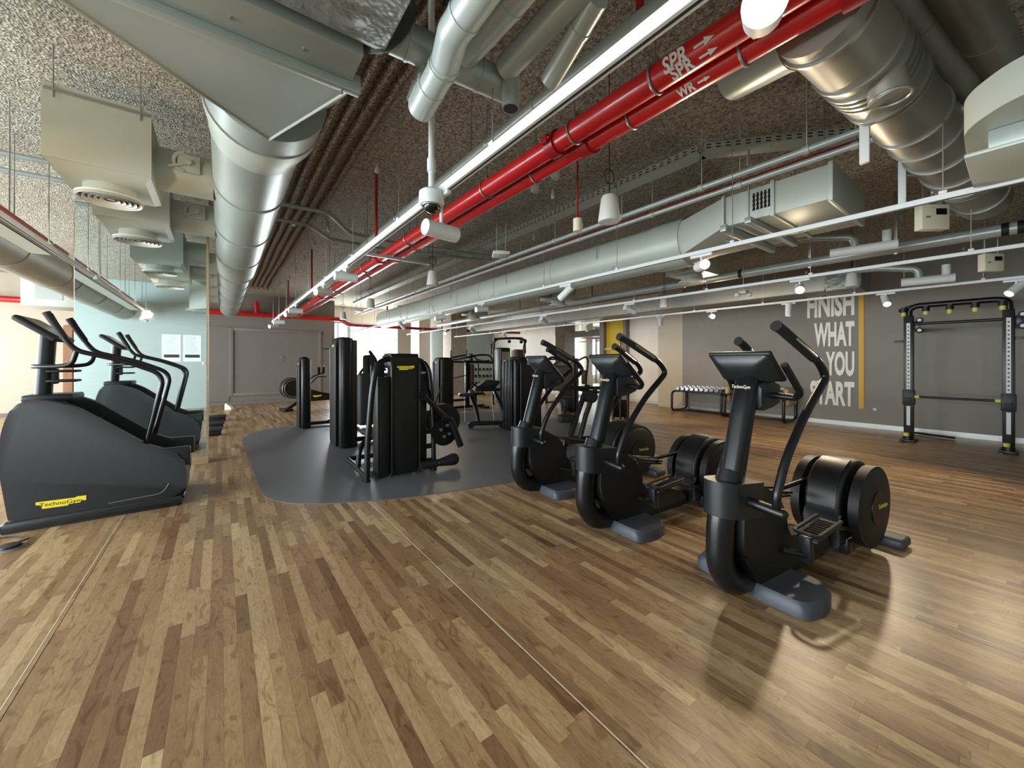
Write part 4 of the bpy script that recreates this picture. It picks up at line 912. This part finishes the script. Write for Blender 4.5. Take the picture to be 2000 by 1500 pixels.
for k, (u, aim) in enumerate(((1490, None), (862, (-1, -.12, .0)), (676, (-1, .05, 0)), (632, (-.9, -.4, -.1)), (578, (-1, .1, 0)), (568, (-.9, -.45, -.15)), (545, (-1, 0, -.1)), (540, (-.9, -.5, -.2)))):
    if aim is None: spotlight('glaring lit spotlight at the top right, facing the camera', T1, .413, (-.78, -.3, -.5), 2, energy=16, size=120, drop=.04); continue
    spotlight('%s white spotlight from the camera along the nearest long track' % ORD[k - 1], T1, ytrk(T1, u) if u > 541 else 12.3, aim, 0, drop=.12 if k == 1 else 0, energy=30)
for k, (u, aim, lit) in enumerate(((1370, (-.75, -.66, -.12), 1), (1105, (-.2, .6, -.5), 0), (941, (-1, .1, -.1), 0), (860, (-.9, .2, -.2), 0), (785, (.6, .2, -.6), 0))):
    spotlight(['lit white spotlight showing its round lens below the tapered duct', 'second white spotlight of the track below the tapered duct', 'third white spotlight of the track below the tapered duct', 'fourth white spotlight of the track below the tapered duct', 'farthest white spotlight of the track below the tapered duct'][k], T2, ytrk(T2, u), aim, lit, energy=80 if k == 0 else 0, size=115 if k == 0 else 62)
for k, (u, aim, lit) in enumerate(((1562, (-.86, -.26, -.35), 2), (1230, (.8, -.3, -.3), 0), (1062, (.8, .2, -.3), 0), (922, (.8, .3, -.3), 0), (870, (-.5, -.75, -.2), 2), (774, (-.3, -.5, -.7), 0))):
    spotlight(['glowing spotlight facing the camera left of the word FINISH', 'white spotlight before the plain pale wall panel', 'white spotlight before the wall mirror', 'white spotlight just right of the concrete column', 'glowing spotlight in front of the concrete column', 'farthest white spotlight before the windows'][k], T3, ytrk(T3, u), aim, lit, energy=110 if k == 0 else 80 if k in (1, 2, 3) else 0, size=100)
for k, (u, aim, lit) in enumerate(((1985, (-.5, .4, -.5), 1), (1730, (-.6, -.2, -.5), 0), (1540, (.25, .1, -.9), 1), (1390, (-.8, -.55, -.15), 2), (1290, (.5, .3, -.6), 0), (1145, (.6, .3, -.5), 0), (985, (.7, .3, -.5), 0))):
    spotlight(['lit spotlight above the wall rack at the right edge', 'white spotlight left of the wall rack', 'small spotlight left of the word FINISH with its beam pointing down', 'glowing spotlight above the low dumbbell rack', 'white spotlight over the textured pilaster', 'white spotlight beside the yellow niche', 'farthest white spotlight near the cable station'][k], T4, ytrk(T4, u), aim, lit, energy=100, size=100)
spotlight('spotlight at the near end of the left track, seen in the mirror', -1.32, 3.1, (.45, 1, .35), 0, energy=45, size=90)
spotlight('second spotlight of the left track, seen in the mirror', -1.32, 2.85, (-.2, -1, -.35), 0, energy=26)

# red sprinkler pipes over the middle
def red_pipe(name, label, x, z, r, y0, y1, hang, joints, words):
    t = thing(name, label, 'pipe', (x, y0, z), 0)
    MB().cyl((0, 0, 0), (0, y1 - y0, 0), r, 28).obj('pipe', 'red', t)
    for y in joints:
        j = MB().cyl((0, y - y0 - .045, 0), (0, y - y0 + .045, 0), r + .018, 26).obj('coupling', 'dred', t)
        for s in (-1, 1):
            MB().box((s * (r + .01), y - y0 - .03, -.03), (s * (r + .045), y - y0 + .03, .03), .006).cyl((s * (r + .03), y - y0 - .05, 0), (s * (r + .03), y - y0 + .05, 0), .009, 8).obj('coupling_lug', 'dred', j)
    for y in hang:
        h_ = MB().ring((0, y - y0, 0), 'y', r + .006, .008, 28, 6).obj('hanger_ring', 'steel', t)
        MB().cyl((0, y - y0, r + .01), (0, y - y0, ZC - z), .006, 6).box((-.012, y - y0 - .015, r), (.012, y - y0 + .015, r + .05)).obj('hanger_rod', 'steel', h_)
    for wd, y, a, sz in words:          # printed on the pipe's lower left flank, read toward the camera
        n = Vector((-math.cos(R(a)), 0, -math.sin(R(a)))); mt = basis(Vector((0, y - y0, 0)) + n * (r + .002), (0, -1, 0), (-math.sin(R(a)), 0, math.cos(R(a))))
        text('marking', wd, 'white', t, mt, size=sz, xs=.8, ext=.0006, bold=.003)
        hh = sz * .3
        ar = MB().prism([(0, -.006), (sz * .5, -.006), (sz * .5, -hh * .6), (sz * .95, 0), (sz * .5, hh * .6), (sz * .5, .006), (0, .006)], 'z', 0, .0012)
        bmesh.ops.transform(ar.bm, matrix=mt @ Matrix.Translation((sz * .95, 0, 0)), verts=ar.bm.verts[:]); ar.obj('arrow', 'white', t)
    return t
red_pipe('sprinkler_main', 'thicker upper red sprinkler main marked SPR, second pipe from the long track', 2.03, 3.15, .076, -1.3, 15.9, (.4, 1.3, 1.95, 3.1, 5.0, 7.0, 9.3, 12.0), (.75, 2.15, 6.2, 10.6), (('SPR', 1.14, 20, .11), ('SPR', 1.12, 62, .1)))
red_pipe('sprinkler_main', 'lower red water main marked WR, right of the thicker red main', 2.22, 3.15, .068, -1.3, 15.9, (.9, 1.6, 2.6, 5.2, 7.4, 9.6, 12.2), (.45, 2.0, 6.0, 10.4), (('WR', 1.2, 55, .075),))
t = thing('thin_pipe', 'thin pale pipe lying between the two red mains', 'pipe', (2.12, -1.3, 3.26)); MB().cyl((0, 0, 0), (0, 17, 0), .025, 12).obj('pipe', 'ductw', t); MB().box((-.03, 3.2, -.03), (.03, 3.4, .03)).obj('label_band', 'ink', t)
t = thing('grey_pipe', 'pale grey pipe running beside and above the nearest long track', 'pipe', (1.80, -1.3, 3.32)); MB().cyl((0, 0, 0), (0, 16, 0), .055, 20).obj('pipe', 'pipe', t)
for y in (2.0, 3.4, 4.6, 6.0, 8, 10): MB().cyl((0, y - .01, 0), (0, y + .01, 0), .06, 20).obj('joint_band', 'ductw', t)
rods(t, [(0, 2.6), (0, 4.3), (0, 7), (0, 10)], 0, .58)
t = thing('unistrut_bar', 'grey steel cross bar under the two red mains', 'support bar', (2.1, 5.7, 3.05)); MB().box((-.45, -.02, -.02), (.55, .02, .02), .003).obj('bar', 'duct', t); rods(t, [(-.42, 0), (.52, 0)], 0, .85)
t = thing('red_drop_pipe', 'red vertical drop pipe rising to the slab above the long track', 'pipe', L3(1250, 40, 3.5)); MB().cyl((0, 0, -.15), (0, 0, .4), .025, 14).obj('pipe', 'dred', t); MB().cyl((0, 0, -.15), (0, 0, -.1), .032, 14).obj('socket', 'dred', t)
for k, (u, v) in enumerate(((735, 455), (609, 560), (563, 600))):
    p = L3(u, v, 3.1); t = thing('red_drop_pipe', '%s thin red drop pipe above the long track' % ORD[k], 'pipe', p); MB().cyl((0, 0, -.12), (0, 0, .8), .018, 10).obj('pipe', 'dred', t); MB().cyl((0, 0, -.16), (0, 0, -.12), .025, 10).obj('sprinkler_head', 'white', t)
# far red header along the front wall
t = thing('red_header', 'red pipe running along the far wall above the framed door', 'pipe', (-1.0, 16.2, 3.15))
MB().cyl((-5.8, 0, 0), (4.4, 0, 0), .085, 24).obj('pipe', 'red', t)
MB().tube([(4.4, 0, 0), (4.75, 0, 0), (5.0, -.15, -.2), (5.3, -.2, -.22), (9.2, -.35, -.22), (13.0, -.9, -.22)], [.085, .085, .075, .06, .06, .06], 16, .1).obj('pipe', 'dred', t)
for x in (1.2, 2.15, 2.9, 4.3): MB().cyl((x, 0, 0), (x + .07, 0, 0), .105, 24).obj('coupling', 'white' if x < 2 else 'red', t)
MB().cyl((2.0, 0, 0), (2.0, 0, .45), .085, 20).cyl((2.0, 0, .3), (2.0, 0, .36), .105, 20).obj('riser', 'red', t)
for x in (-4.6, -3.7, -2.6, 0, 1.0, 6.2, 8.0): MB().cyl((x, 0, .0), (x, 0, .75), .008, 6).obj('hanger_rod', 'steel', t)
for x in (6.5, 9.0): MB().cyl((x, -.3, -.2), (x, -.3, .7), .03, 10).obj('branch', 'dred', t)

# pale ventilation pipes near the camera
def vent_pipe(label, pts, r, m='pipe', bands=(), fil=.05, cat='pipe'):
    o = Vector(pts[0]); t = thing('vent_pipe', label, cat, o, 0)
    P = [Vector(p) - o for p in pts]; MB().tube(P, r, 32, fil, nf=4).obj('pipe', m, t)
    for i, f in bands:
        a, b = P[i], P[i + 1]; c = a + (b - a) * f; d_ = (b - a).normalized() * .008
        MB().tube([c - d_, c + d_], r + .004, 32).obj('joint_band', m, t)
    return t
vent_pipe('pale grey pipe elbowing down, nearest one at the top centre', [(.70, -.9, 2.82), (.745, 1.38, 2.82), (.80, 1.56, 2.83), (.822, 1.88, 2.80)], .064, bands=((0, .86), (0, .96), (1, .95), (2, .1), (2, .5)), fil=.012)
vent_pipe('pale grey pipe ending beside the elbowed one at the top centre', [(.975, -.9, 3.0), (.955, 1.35, 3.0), (.944, 1.64, 3.0)], .072, bands=((0, .97),))
vent_pipe('grey cross duct with foil collar linking to the foil duct', [(.62, 1.75, 3.0), (1.25, 1.71, 3.0)], .078, 'duct', bands=((0, .12), (0, .72)))
vent_pipe('small grey branch pipe hanging under the cross duct', [(.80, 1.76, 2.96), (.80, 1.84, 2.87), (.80, 1.90, 2.84)], .045, 'foil', bands=((0, .8),))
vent_pipe('grey pipe rising toward the camera beside the long track', [(1.20, -.9, 3.02), (1.17, 1.2, 3.02), (1.18, 1.62, 3.02)], .062, bands=((0, .9),))
vent_pipe('short branch stub pointing down from the grey pipe by the track', [(1.24, 1.06, 3.0), (1.31, 1.32, 2.96), (1.34, 1.46, 2.93)], .05, bands=((0, .5),))
cp = vent_pipe('short vertical capped pipe with an open rim above the long track', [(1.217, 1.63, 3.0), (1.217, 1.63, 2.83)], .046, 'duct')
MB().cyl((0, 0, -.172), (0, 0, -.1705), .038, 24).obj('opening', 'dark', cp)
# dome camera on its pole
dc = thing('dome_camera', 'white dome security camera hanging on a white pole', 'security camera', (1.073, 2.28, 2.53))
MB().cyl((0, 0, .05), (0, 0, 1.37), .02, 18).cyl((0, 0, .18), (0, 0, .26), .028, 18).obj('pole', 'white', dc)
MB().tube([(0, 0, .06), (0, 0, .045), (0, 0, -.02), (0, 0, -.035)], [.06, .078, .08, .07], 32).obj('housing', 'white', dc)
MB().sph((0, 0, -.035), .052, (1, 1, .95), 24).obj('dome_lens', 'glassblk', dc)
MB().ring((0, 0, -.037), 'z', .056, .006, 28, 6).obj('dome_ring', 'steel', dc)

# sprinkler heads in rows under the slab
for k in range(8):
    y = 4.76 + (0, 2.65, 3.88, 5.1, 6.35, 7.6, 8.9, 10.2)[k]
    t = thing('ceiling_anchor', '%s small white conical cap from the camera in the row right of the big duct' % ORD[k], 'ceiling cap', (1.52, y, 3.80), 0, 'white conical caps in a row')
    MB().cyl((0, 0, .02), (0, 0, .1), .03, 12, .02).obj('cone', 'white', t); MB().cyl((0, 0, .0), (0, 0, .02), .022, 12, .03).obj('tip', 'offw', t)
for k, (u, v) in enumerate(((152, 312), (1463, 324), (1080, 388), (1043, 470), (575, 442))):
    p = L3(u, v, 3.78); t = thing('ceiling_anchor', ['lone white cap over the left duct side', 'white cap over the pair of grey conduits at the right', 'white cap between tray and grey conduits', 'white cap farther along the grey conduits', 'white cap close to the big round duct'][k], 'ceiling cap', p, 0, 'single white ceiling caps')
    MB().cyl((0, 0, .02), (0, 0, .12), .03, 12, .022).obj('cone', 'white', t); MB().cyl((0, 0, .0), (0, 0, .02), .02, 12, .03).obj('tip', 'offw', t)

# jogging conduits under the ribs
for k, pts in enumerate((((545, 398), (640, 415), (682, 455), (790, 478), (1000, 505)), ((540, 428), (605, 440), (642, 466), (745, 485), (960, 510)))):
    P = [L3(u, v, 3.6) for u, v in pts]; o = P[0]
    t = thing('jog_conduit', ['upper thin grey conduit jogging sideways below the ribbed ceiling', 'lower thin grey conduit jogging sideways below the ribbed ceiling'][k], 'pipe', o)
    MB().tube([p - o for p in P], .028, 10, .1).obj('pipe', 'duct', t)
    for p in P[1:4]: q = p - o; MB().cyl((q.x, q.y, 0), (q.x, q.y, .3), .005, 6).obj('hanger_rod', 'steel', t)

for k, (y, u_) in enumerate(((6.55, 0), (7.12, 0))):
    t = thing('slab_conduit', ['thin grey conduit under the slab at the far left, nearer one', 'thin grey conduit under the slab at the far left, farther one'][k], 'pipe', (-.9, y, 3.72))
    MB().cyl((-5.8, 0, 0), (0, 0, 0), .03, 12).obj('pipe', 'duct', t); rods(t, [(-1.2, 0), (-3, 0)], 0, .18)
# perforated tray with its bend
tp = [Vector((4.0, 15.0, 3.65)), Vector((4.0, 2.03, 3.65)), Vector((4.4, 1.55, 3.65)), Vector((5.3, .55, 3.65))]
ct = thing('perforated_tray', 'pale perforated cable tray bending over the grey conduits', 'cable tray', (4.0, 2.03, 3.65))
o = Vector((4.0, 2.03, 3.65))
for i in range(3):
    a, b = tp[i] - o, tp[i + 1] - o; d_ = (b - a).normalized(); n = Vector((-d_.y, d_.x, 0)); L = (b - a).length
    mt = Matrix.Translation(a) @ Matrix((d_, n, Vector((0, 0, 1)))).transposed().to_4x4()
    s = MB(); s.box((0, -.1, -.002), (L, .1, .002), mtx=mt).box((0, -.1, 0), (L, -.097, .07), mtx=mt).box((0, .097, 0), (L, .1, .07), mtx=mt); s = s.obj('tray_channel', 'ductw', ct)
    q = MB(); k = 0
    while k * .09 < min(L, 7) - .06:
        xx = k * .09 + .02 if i else L - k * .09 - .06
        for yy, zz in ((-.101, .02), (-.101, .05), (.0965, .02), (.0965, .05)): q.box((xx, yy, zz - .006), (xx + .045, yy + .0045, zz + .006), mtx=mt)
        k += 1
    q.obj('slot_row', 'dark', s, kind='stuff')
rods(ct, [(0, .3), (0, 2.2), (0, 4.2), (0, 7), (.4, -.5), (1.2, -1.4)], -.01, .25)

# pair of grey conduits turning up at the right
for k, (x, z, ye) in enumerate(((3.98, 3.3, .40), (4.22, 3.3, .13))):
    t = thing('grey_conduit', ['grey conduit turning up before the spiral duct, left one of the pair', 'grey conduit turning up before the spiral duct, right one of the pair'][k], 'pipe', (x, ye, z))
    MB().tube([(0, 15 - ye, 0), (0, .05, 0), (0, .0, .06), (0, -.0, .5)], .028, 14, .08).obj('pipe', 'pipe', t)
    for y in (.7, 1.6, 2.6, 3.8, 5.2, 7, 9): MB().cyl((0, y, 0), (0, y + .05, 0), .036, 12).cyl((0, y + .02, 0), (0, y + .02, .6), .005, 6).obj('pipe_clip', 'ductw', t)
t = thing('thin_red_pipe', 'thin red pipe along the tapered duct with an elbow at its near end', 'pipe', (4.45, .62, 3.42)); MB().tube([(0, 14.2, 0), (0, .1, 0), (.12, -.05, 0), (.3, -.1, -.1)], .026, 14, .08).obj('pipe', 'dred', t)
for y in (.5, 1.4, 2.6, 4.2, 6.5): MB().cyl((0, y, 0), (0, y, .48), .005, 6).obj('hanger_rod', 'steel', t)

# tapered duct on the right: rectangular box, transition, long round run
bd = duct_run('long_round_duct', 'long pale round duct right of the centre, swelling toward the rectangular box', (5.0, 2.72, 3.1), (5.0, 14.8, 3.1), .31, 'ductw', 2.4, band=.006)
MB().tube([(0, -.03, 0), (0, .42, 0)], .325, 40).obj('end_collar', 'ductw', bd)
rods(bd, [(-.32, 1.3 + 2.4 * k) for k in range(5)], 0, .8)
rd = thing('rectangular_duct', 'pale rectangular duct box with taper joining the long round duct', 'duct', (5.0, 2.0, 3.1))
sq = []; ci = []
for k in range(40):
    a = 2 * PI * k / 40; cx_, cz_ = math.cos(a), math.sin(a); mm = max(abs(cx_), abs(cz_)); sq.append((cx_ / mm * .55 - .05, 0, cz_ / mm * .16 + .03)); ci.append((.31 * cx_, .7, .31 * cz_))
MB().loft([sq, ci]).obj('taper', 'ductw', rd, ang=25)
MB().box((-.6, -.94, -.13), (.5, 0, .19), .006).obj('box_body', 'ductw', rd)
for y in (-.96, -.5, -.03): MB().box((-.62, y, -.15), (.52, y + .035, .21), .003).obj('flange', 'ductw', rd)
MB().box((-.75, -.34, -.20), (.6, -.28, -.14), .004).obj('support_bar', 'duct', rd)
MB().box((-.75, -.1, -.22), (.6, -.04, -.15), .004).obj('support_bar', 'duct', rd)
q = MB()
for i in range(5):
    for j in range(4): q.cyl((-.604, -.45 + i * .035, -.04 + j * .045), (-.59, -.45 + i * .035, .0 + j * .045), .013, 8)
q.obj('vent_holes', 'dark', rd, kind='stuff')
rods(rd, [(-.72, -.31), (.57, -.31), (-.72, -.07)], -.2, .8, .008)
# bare diffusers on boxes beyond the tapered duct
for k, (x, y) in enumerate(((6.72, 3.58), (6.8, 7.1), (6.75, 11.05))):
    t = thing('round_diffuser', '%s square-boxed round diffuser beyond the long pale duct' % ORD[k], 'air diffuser', (x, y, 2.93), 0, 'round diffusers beyond the long duct')
    MB().box((-.32, -.32, .10), (.32, .32, .42), .006).obj('plenum', 'ductw', t); MB().cyl((0, 0, .0), (0, 0, .1), .17, 30).obj('neck', 'ductw', t)
    g = MB().cyl((0, 0, -.015), (0, 0, .0), .225, 36).obj('grille', 'offw', t)
    for rr_ in (.2, .16, .12, .08): MB().ring((0, 0, -.017), 'z', rr_, .008, 32, 6).obj('grille_ring', 'offw', g)
    MB().cyl((-1.5, 0, .26), (-.32, 0, .26), .14, 20).obj('branch_duct', 'duct', t)
    rods(t, [(-.3, -.3), (.3, -.3)], .4, .96)
# insulated pipe and flat silver duct further right
t = thing('insulated_pipe', 'long grey insulated pipe with black bands on the right', 'pipe', (7.6, -1.3, 3.1)); MB().cyl((0, 0, 0), (0, 16.8, 0), .075, 22).obj('pipe', 'pipe', t)
for y in (1.3, 1.42, 4.4, 6.2, 9, 12): MB().cyl((0, y, 0), (0, y + .06, 0), .079, 22).obj('marker_band', 'ink' if y < 2 or y in (4.4,) else 'ductw', t)
for y in (2.4, 3.4, 5.5, 8, 11): MB().box((-.02, y - .02, -.09), (.02, y + .02, .8), .003).obj('hanger_strap', 'steel', t)
t = thing('thin_red_pipe', 'thin dark red pipe behind the long insulated pipe', 'pipe', (8.0, -1.2, 3.22)); MB().cyl((0, 0, 0), (0, 16, 0), .035, 12).obj('pipe', 'dred', t)
t = thing('flat_duct', 'flat silver foil duct ending left of the slogan', 'duct', (9.1, 2.2, 2.95)); MB().prism(rrect(-.28, .28, -.17, .17, .03), 'y', 0, 12.6).obj('foil_wrap', 'spiral', t)
MB().prism(rpoly([(-.35, -.2), (.3, -.22), (.4, .25), (-.3, .22)], .06), 'y', -.5, .0, .05).obj('loose_end', 'foil', t)
rods(t, [(-.3, 1), (-.3, 4), (.3, 1), (.3, 4)], 0, .95)

# spiral duct and big pipes at the top right
def spiral(label, pts, r, bands, m='spiral'):
    o = Vector(pts[0]); t = thing('spiral_duct', label, 'duct', o); P = [Vector(p) - o for p in pts]
    MB().tube(P, r, 40).obj('pipe', m, t)
    L = (P[-1] - P[0]).length; d_ = (P[-1] - P[0]).normalized()
    for b in bands: c = d_ * b; MB().tube([c - d_ * .012, c + d_ * .012], r + .014, 40).obj('joint_band', 'steel', t)
    return t
sp = spiral('large ribbed spiral duct slanting across the top right', [(2.36, .62, 3.24), (6.6, .27, 3.24)], .2, (.1, .5, .62, .68, .74, .80, .98, 1.02, 1.55, 1.9, 2.3, 2.8, 3.2, 3.26, 3.32, 3.9))
MB().tube([(.62, -.12, -.02), (.66, -.16, -.25)], .09, 28).obj('stub_collar', 'spiral', sp); MB().ring((.66, -.16, -.25), 'z', .088, .008, 28, 6).obj('stub_rim', 'steel', sp)
for x in (1.05, 2.35): MB().box((x, .0, -.42), (x + .03, .05, .0), .003).obj('hanger_strap', 'white', sp)
vent_pipe('grey brown pipe right of the spiral duct, its end cut short', [L3(1700, -60, 3.5), L3(1895, 178, 3.5)], .11, 'spiral', bands=((0, .35), (0, .7)))
vent_pipe('second grey brown pipe near the top right corner', [L3(1850, -60, 3.5), L3(1965, 132, 3.5)], .11, 'spiral', bands=((0, .6),))
vent_pipe('grey side duct meeting the spiral duct from the left', [(2.9, 1.25, 3.52), (2.75, .75, 3.42)], .15, 'duct', bands=((0, .8),))
ov = thing('curved_duct_end', 'big pale rounded duct end at the right edge overhead', 'duct', (3.3, .0, 2.72))
MB().prism(rpoly([(-.39, -1.0), (-.39, .02), (-.16, .2), (.45, .22), (.45, -1.0)], [.02, .12, .12, .04, .02], 6), 'z', 0, .18, .006).obj('duct_body', 'ductw', ov)
MB().box((-.10, -.95, -.125), (.5, .20, -.105), .004).obj('under_panel', 'ductw', ov)
MB().box((-.06, -.9, -.105), (.42, .12, -.0), .006).obj('lower_box', 'duct', ov)
bx = thing('service_duct', 'brownish flexible duct bundle behind the track at the right edge', 'duct', (5.6, -.35, 2.95))
for k in range(4): MB().ring((.2 * k, -.1, 0), 'x', .24, .05, 28, 8).obj('fold', 'spiral', bx)
MB().cyl((-.1, -.1, 0), (1.6, -.1, 0), .22, 28).obj('core', 'spiral', bx)
# control boxes and valve pipes
def ctrl(label, u, v, z, sc):
    p = L3(u, v, z); t = thing('control_box', label, 'control box', p, -TH)
    MB().box((-.11 * sc, -.03, -.1 * sc), (.11 * sc, .05, .1 * sc), .006).obj('case', 'cream', t)
    MB().box((-.0 * sc, -.034, .015 * sc), (.085 * sc, -.03, .065 * sc), .002).obj('display', 'glassblk', t)
    MB().box((-.08 * sc, -.033, -.01 * sc), (-.045 * sc, -.03, .005 * sc)).obj('sticker', 'ledglow', t)
    MB().cyl((-.08 * sc, .0, .1 * sc), (-.08 * sc, .0, 3.88 - z), .008, 8).cyl((.07 * sc, .0, .1 * sc), (.07 * sc, .0, 3.88 - z), .008, 8).obj('conduit', 'steel', t)
    return t
ctrl('cream control box with display hung behind the second track at the right', 1822, 425, 2.95, 1.25)
ctrl('smaller cream control box near the right edge', 1937, 513, 2.75, 1.1)
for k, (u, v, z, sc) in enumerate(((1690, 478, 3.0, 1.0), (1815, 540, 2.7, .8))):
    p = L3(u, v, z); t = thing('valve_pipe', ['white lagged valve pipe left of the cream control box', 'white lagged valve pipe below the control boxes, lower one'][k], 'pipe', p, R(-80))
    MB().tube([(-.35 * sc, 0, -.05), (.3 * sc, 0, -.05)], .06, 16).obj('lagging', 'white', t)
    MB().tube([(-.1, 0, -.05), (-.1, 0, .12), (-.5, 0, .2), (-1.0, 0, .22)], .045, 14, .08).obj('pipe', 'duct', t); MB().cyl((.2 * sc, 0, .0), (.2 * sc, 0, .14), .045, 14).obj('valve_stem', 'white', t); MB().cyl((-.25, 0, 0), (-.25, 0, ZC - z), .006, 6).obj('hanger_rod', 'steel', t)
t = thing('pipe_bundle', 'bundle of grey vertical pipes at the slab behind the right track', 'pipe', L3(1835, 372, 3.5))
for k in range(5): MB().tube([(.12 * k, -.07 * k, -.28), (.12 * k, -.07 * k, .2), (.12 * k + .2, -.07 * k + .3, .36)], .035, 12, .1).obj('pipe', 'duct', t)

# pendant speakers, sensors, hanging fittings
def speaker(label, u, v, z=2.75, sc=1):
    p = L3(u, v, z); t = thing('pendant_speaker', label, 'speaker', p, 0, 'white pendant speakers')
    MB().tube([(0, 0, -.11 * sc), (0, 0, -.1 * sc), (0, 0, .08 * sc), (0, 0, .1 * sc)], [.085 * sc, .09 * sc, .066 * sc, .055 * sc], 28).obj('cabinet', 'offw', t)
    MB().cyl((0, 0, -.112 * sc), (0, 0, -.1105 * sc), .075 * sc, 28).obj('grille', 'white', t)
    MB().cyl((0, 0, .1 * sc), (0, 0, ZC - z), .004, 6).obj('cable', 'rubberblk', t)
    MB().ring((0.0, 0.0, .1 * sc + .16), 'y', .06, .005, 20, 5).obj('cable_loop', 'rubberblk', t)
    return t
for lb, u, v, z in (('nearest white pendant speaker beside the red mains', 1190, 407, 2.75), ('white pendant speaker left of the flat white sensor', 845, 543, 2.75), ('white pendant speaker farther along behind the mains', 724, 592, 2.78), ('farthest white pendant speaker before the windows', 670, 616, 2.8), ('white pendant speaker hanging over the slogan', 1664, 546, 2.78), ('white pendant speaker above the pale wall panel', 1297, 591, 2.75), ('cone shaped pendant over the wall mirror', 1058, 623, 2.75)): speaker(lb, u, v, z)
for k, (u, v, z) in enumerate(((978, 497, 2.8), (700, 607, 2.85))):
    p = L3(u, v, z); t = thing('hanging_sensor', ['flat white sensor plate hung on two rods right of the mains', 'small flat white sensor plate far down the room'][k], 'sensor', p, R(-30))
    MB().box((-.1, -.1, -.02), (.1, .1, .02), .01).box((-.06, -.06, .02), (.06, .06, .035), .006).obj('plate', 'offw', t); rods(t, [(-.05, 0), (.06, 0)], .03, ZC - z)
p = L3(1128, 440, 2.8); t = thing('call_point', 'cream cylindrical detector on a thin red drop pipe', 'detector', p)
MB().cyl((0, 0, -.06), (0, 0, .06), .042, 20).box((.04, -.015, -.02), (.06, .015, .03)).obj('body', 'cream', t); MB().tube([(0, 0, .06), (0, 0, .12), (0, 0, 1.08)], [.02, .008, .008], 8).obj('drop_pipe', 'dred', t)
for k, (u, v) in enumerate(((1045, 372), (1085, 345))):
    p = L3(u, v, 3.82); t = thing('smoke_detector', ['white smoke detector on the slab right of the mains', 'round cream detector base partly behind the lower main'][k], 'detector', p); MB().tube([(0, 0, -.03), (0, 0, .0), (0, 0, .078)], [.04, .06, .06], 24).obj('body', 'offw', t)
p = L3(1452, 572, 2.6); t = thing('twin_fitting', 'small twin headed white emergency light above the grey wall', 'emergency light', p)
MB().box((-.06, -.06, -.02), (.06, .06, .04), .01).obj('body', 'offw', t)
for s in (-1, 1): MB().sph((s * .07, -s * .06, -.03), .04).obj('lamp', 'offw', t)
rods(t, [(0, 0)], .04, ZC - 2.6)
# square boxed fan coil seen over the left, behind the tracks
t = thing('fan_coil_box', 'pale blue grey rectangular unit above the side duct near the far wall', 'air unit', (-2.9, 13.2, 2.75)); MB().box((-.5, -.4, -.05), (.5, .5, .75), .01).obj('case', 'ductw', t); MB().box((-.3, -.41, .1), (.1, -.4, .4)).obj('hatch', 'duct', t); rods(t, [(-.45, 0), (.45, 0)], .7, 1.14)
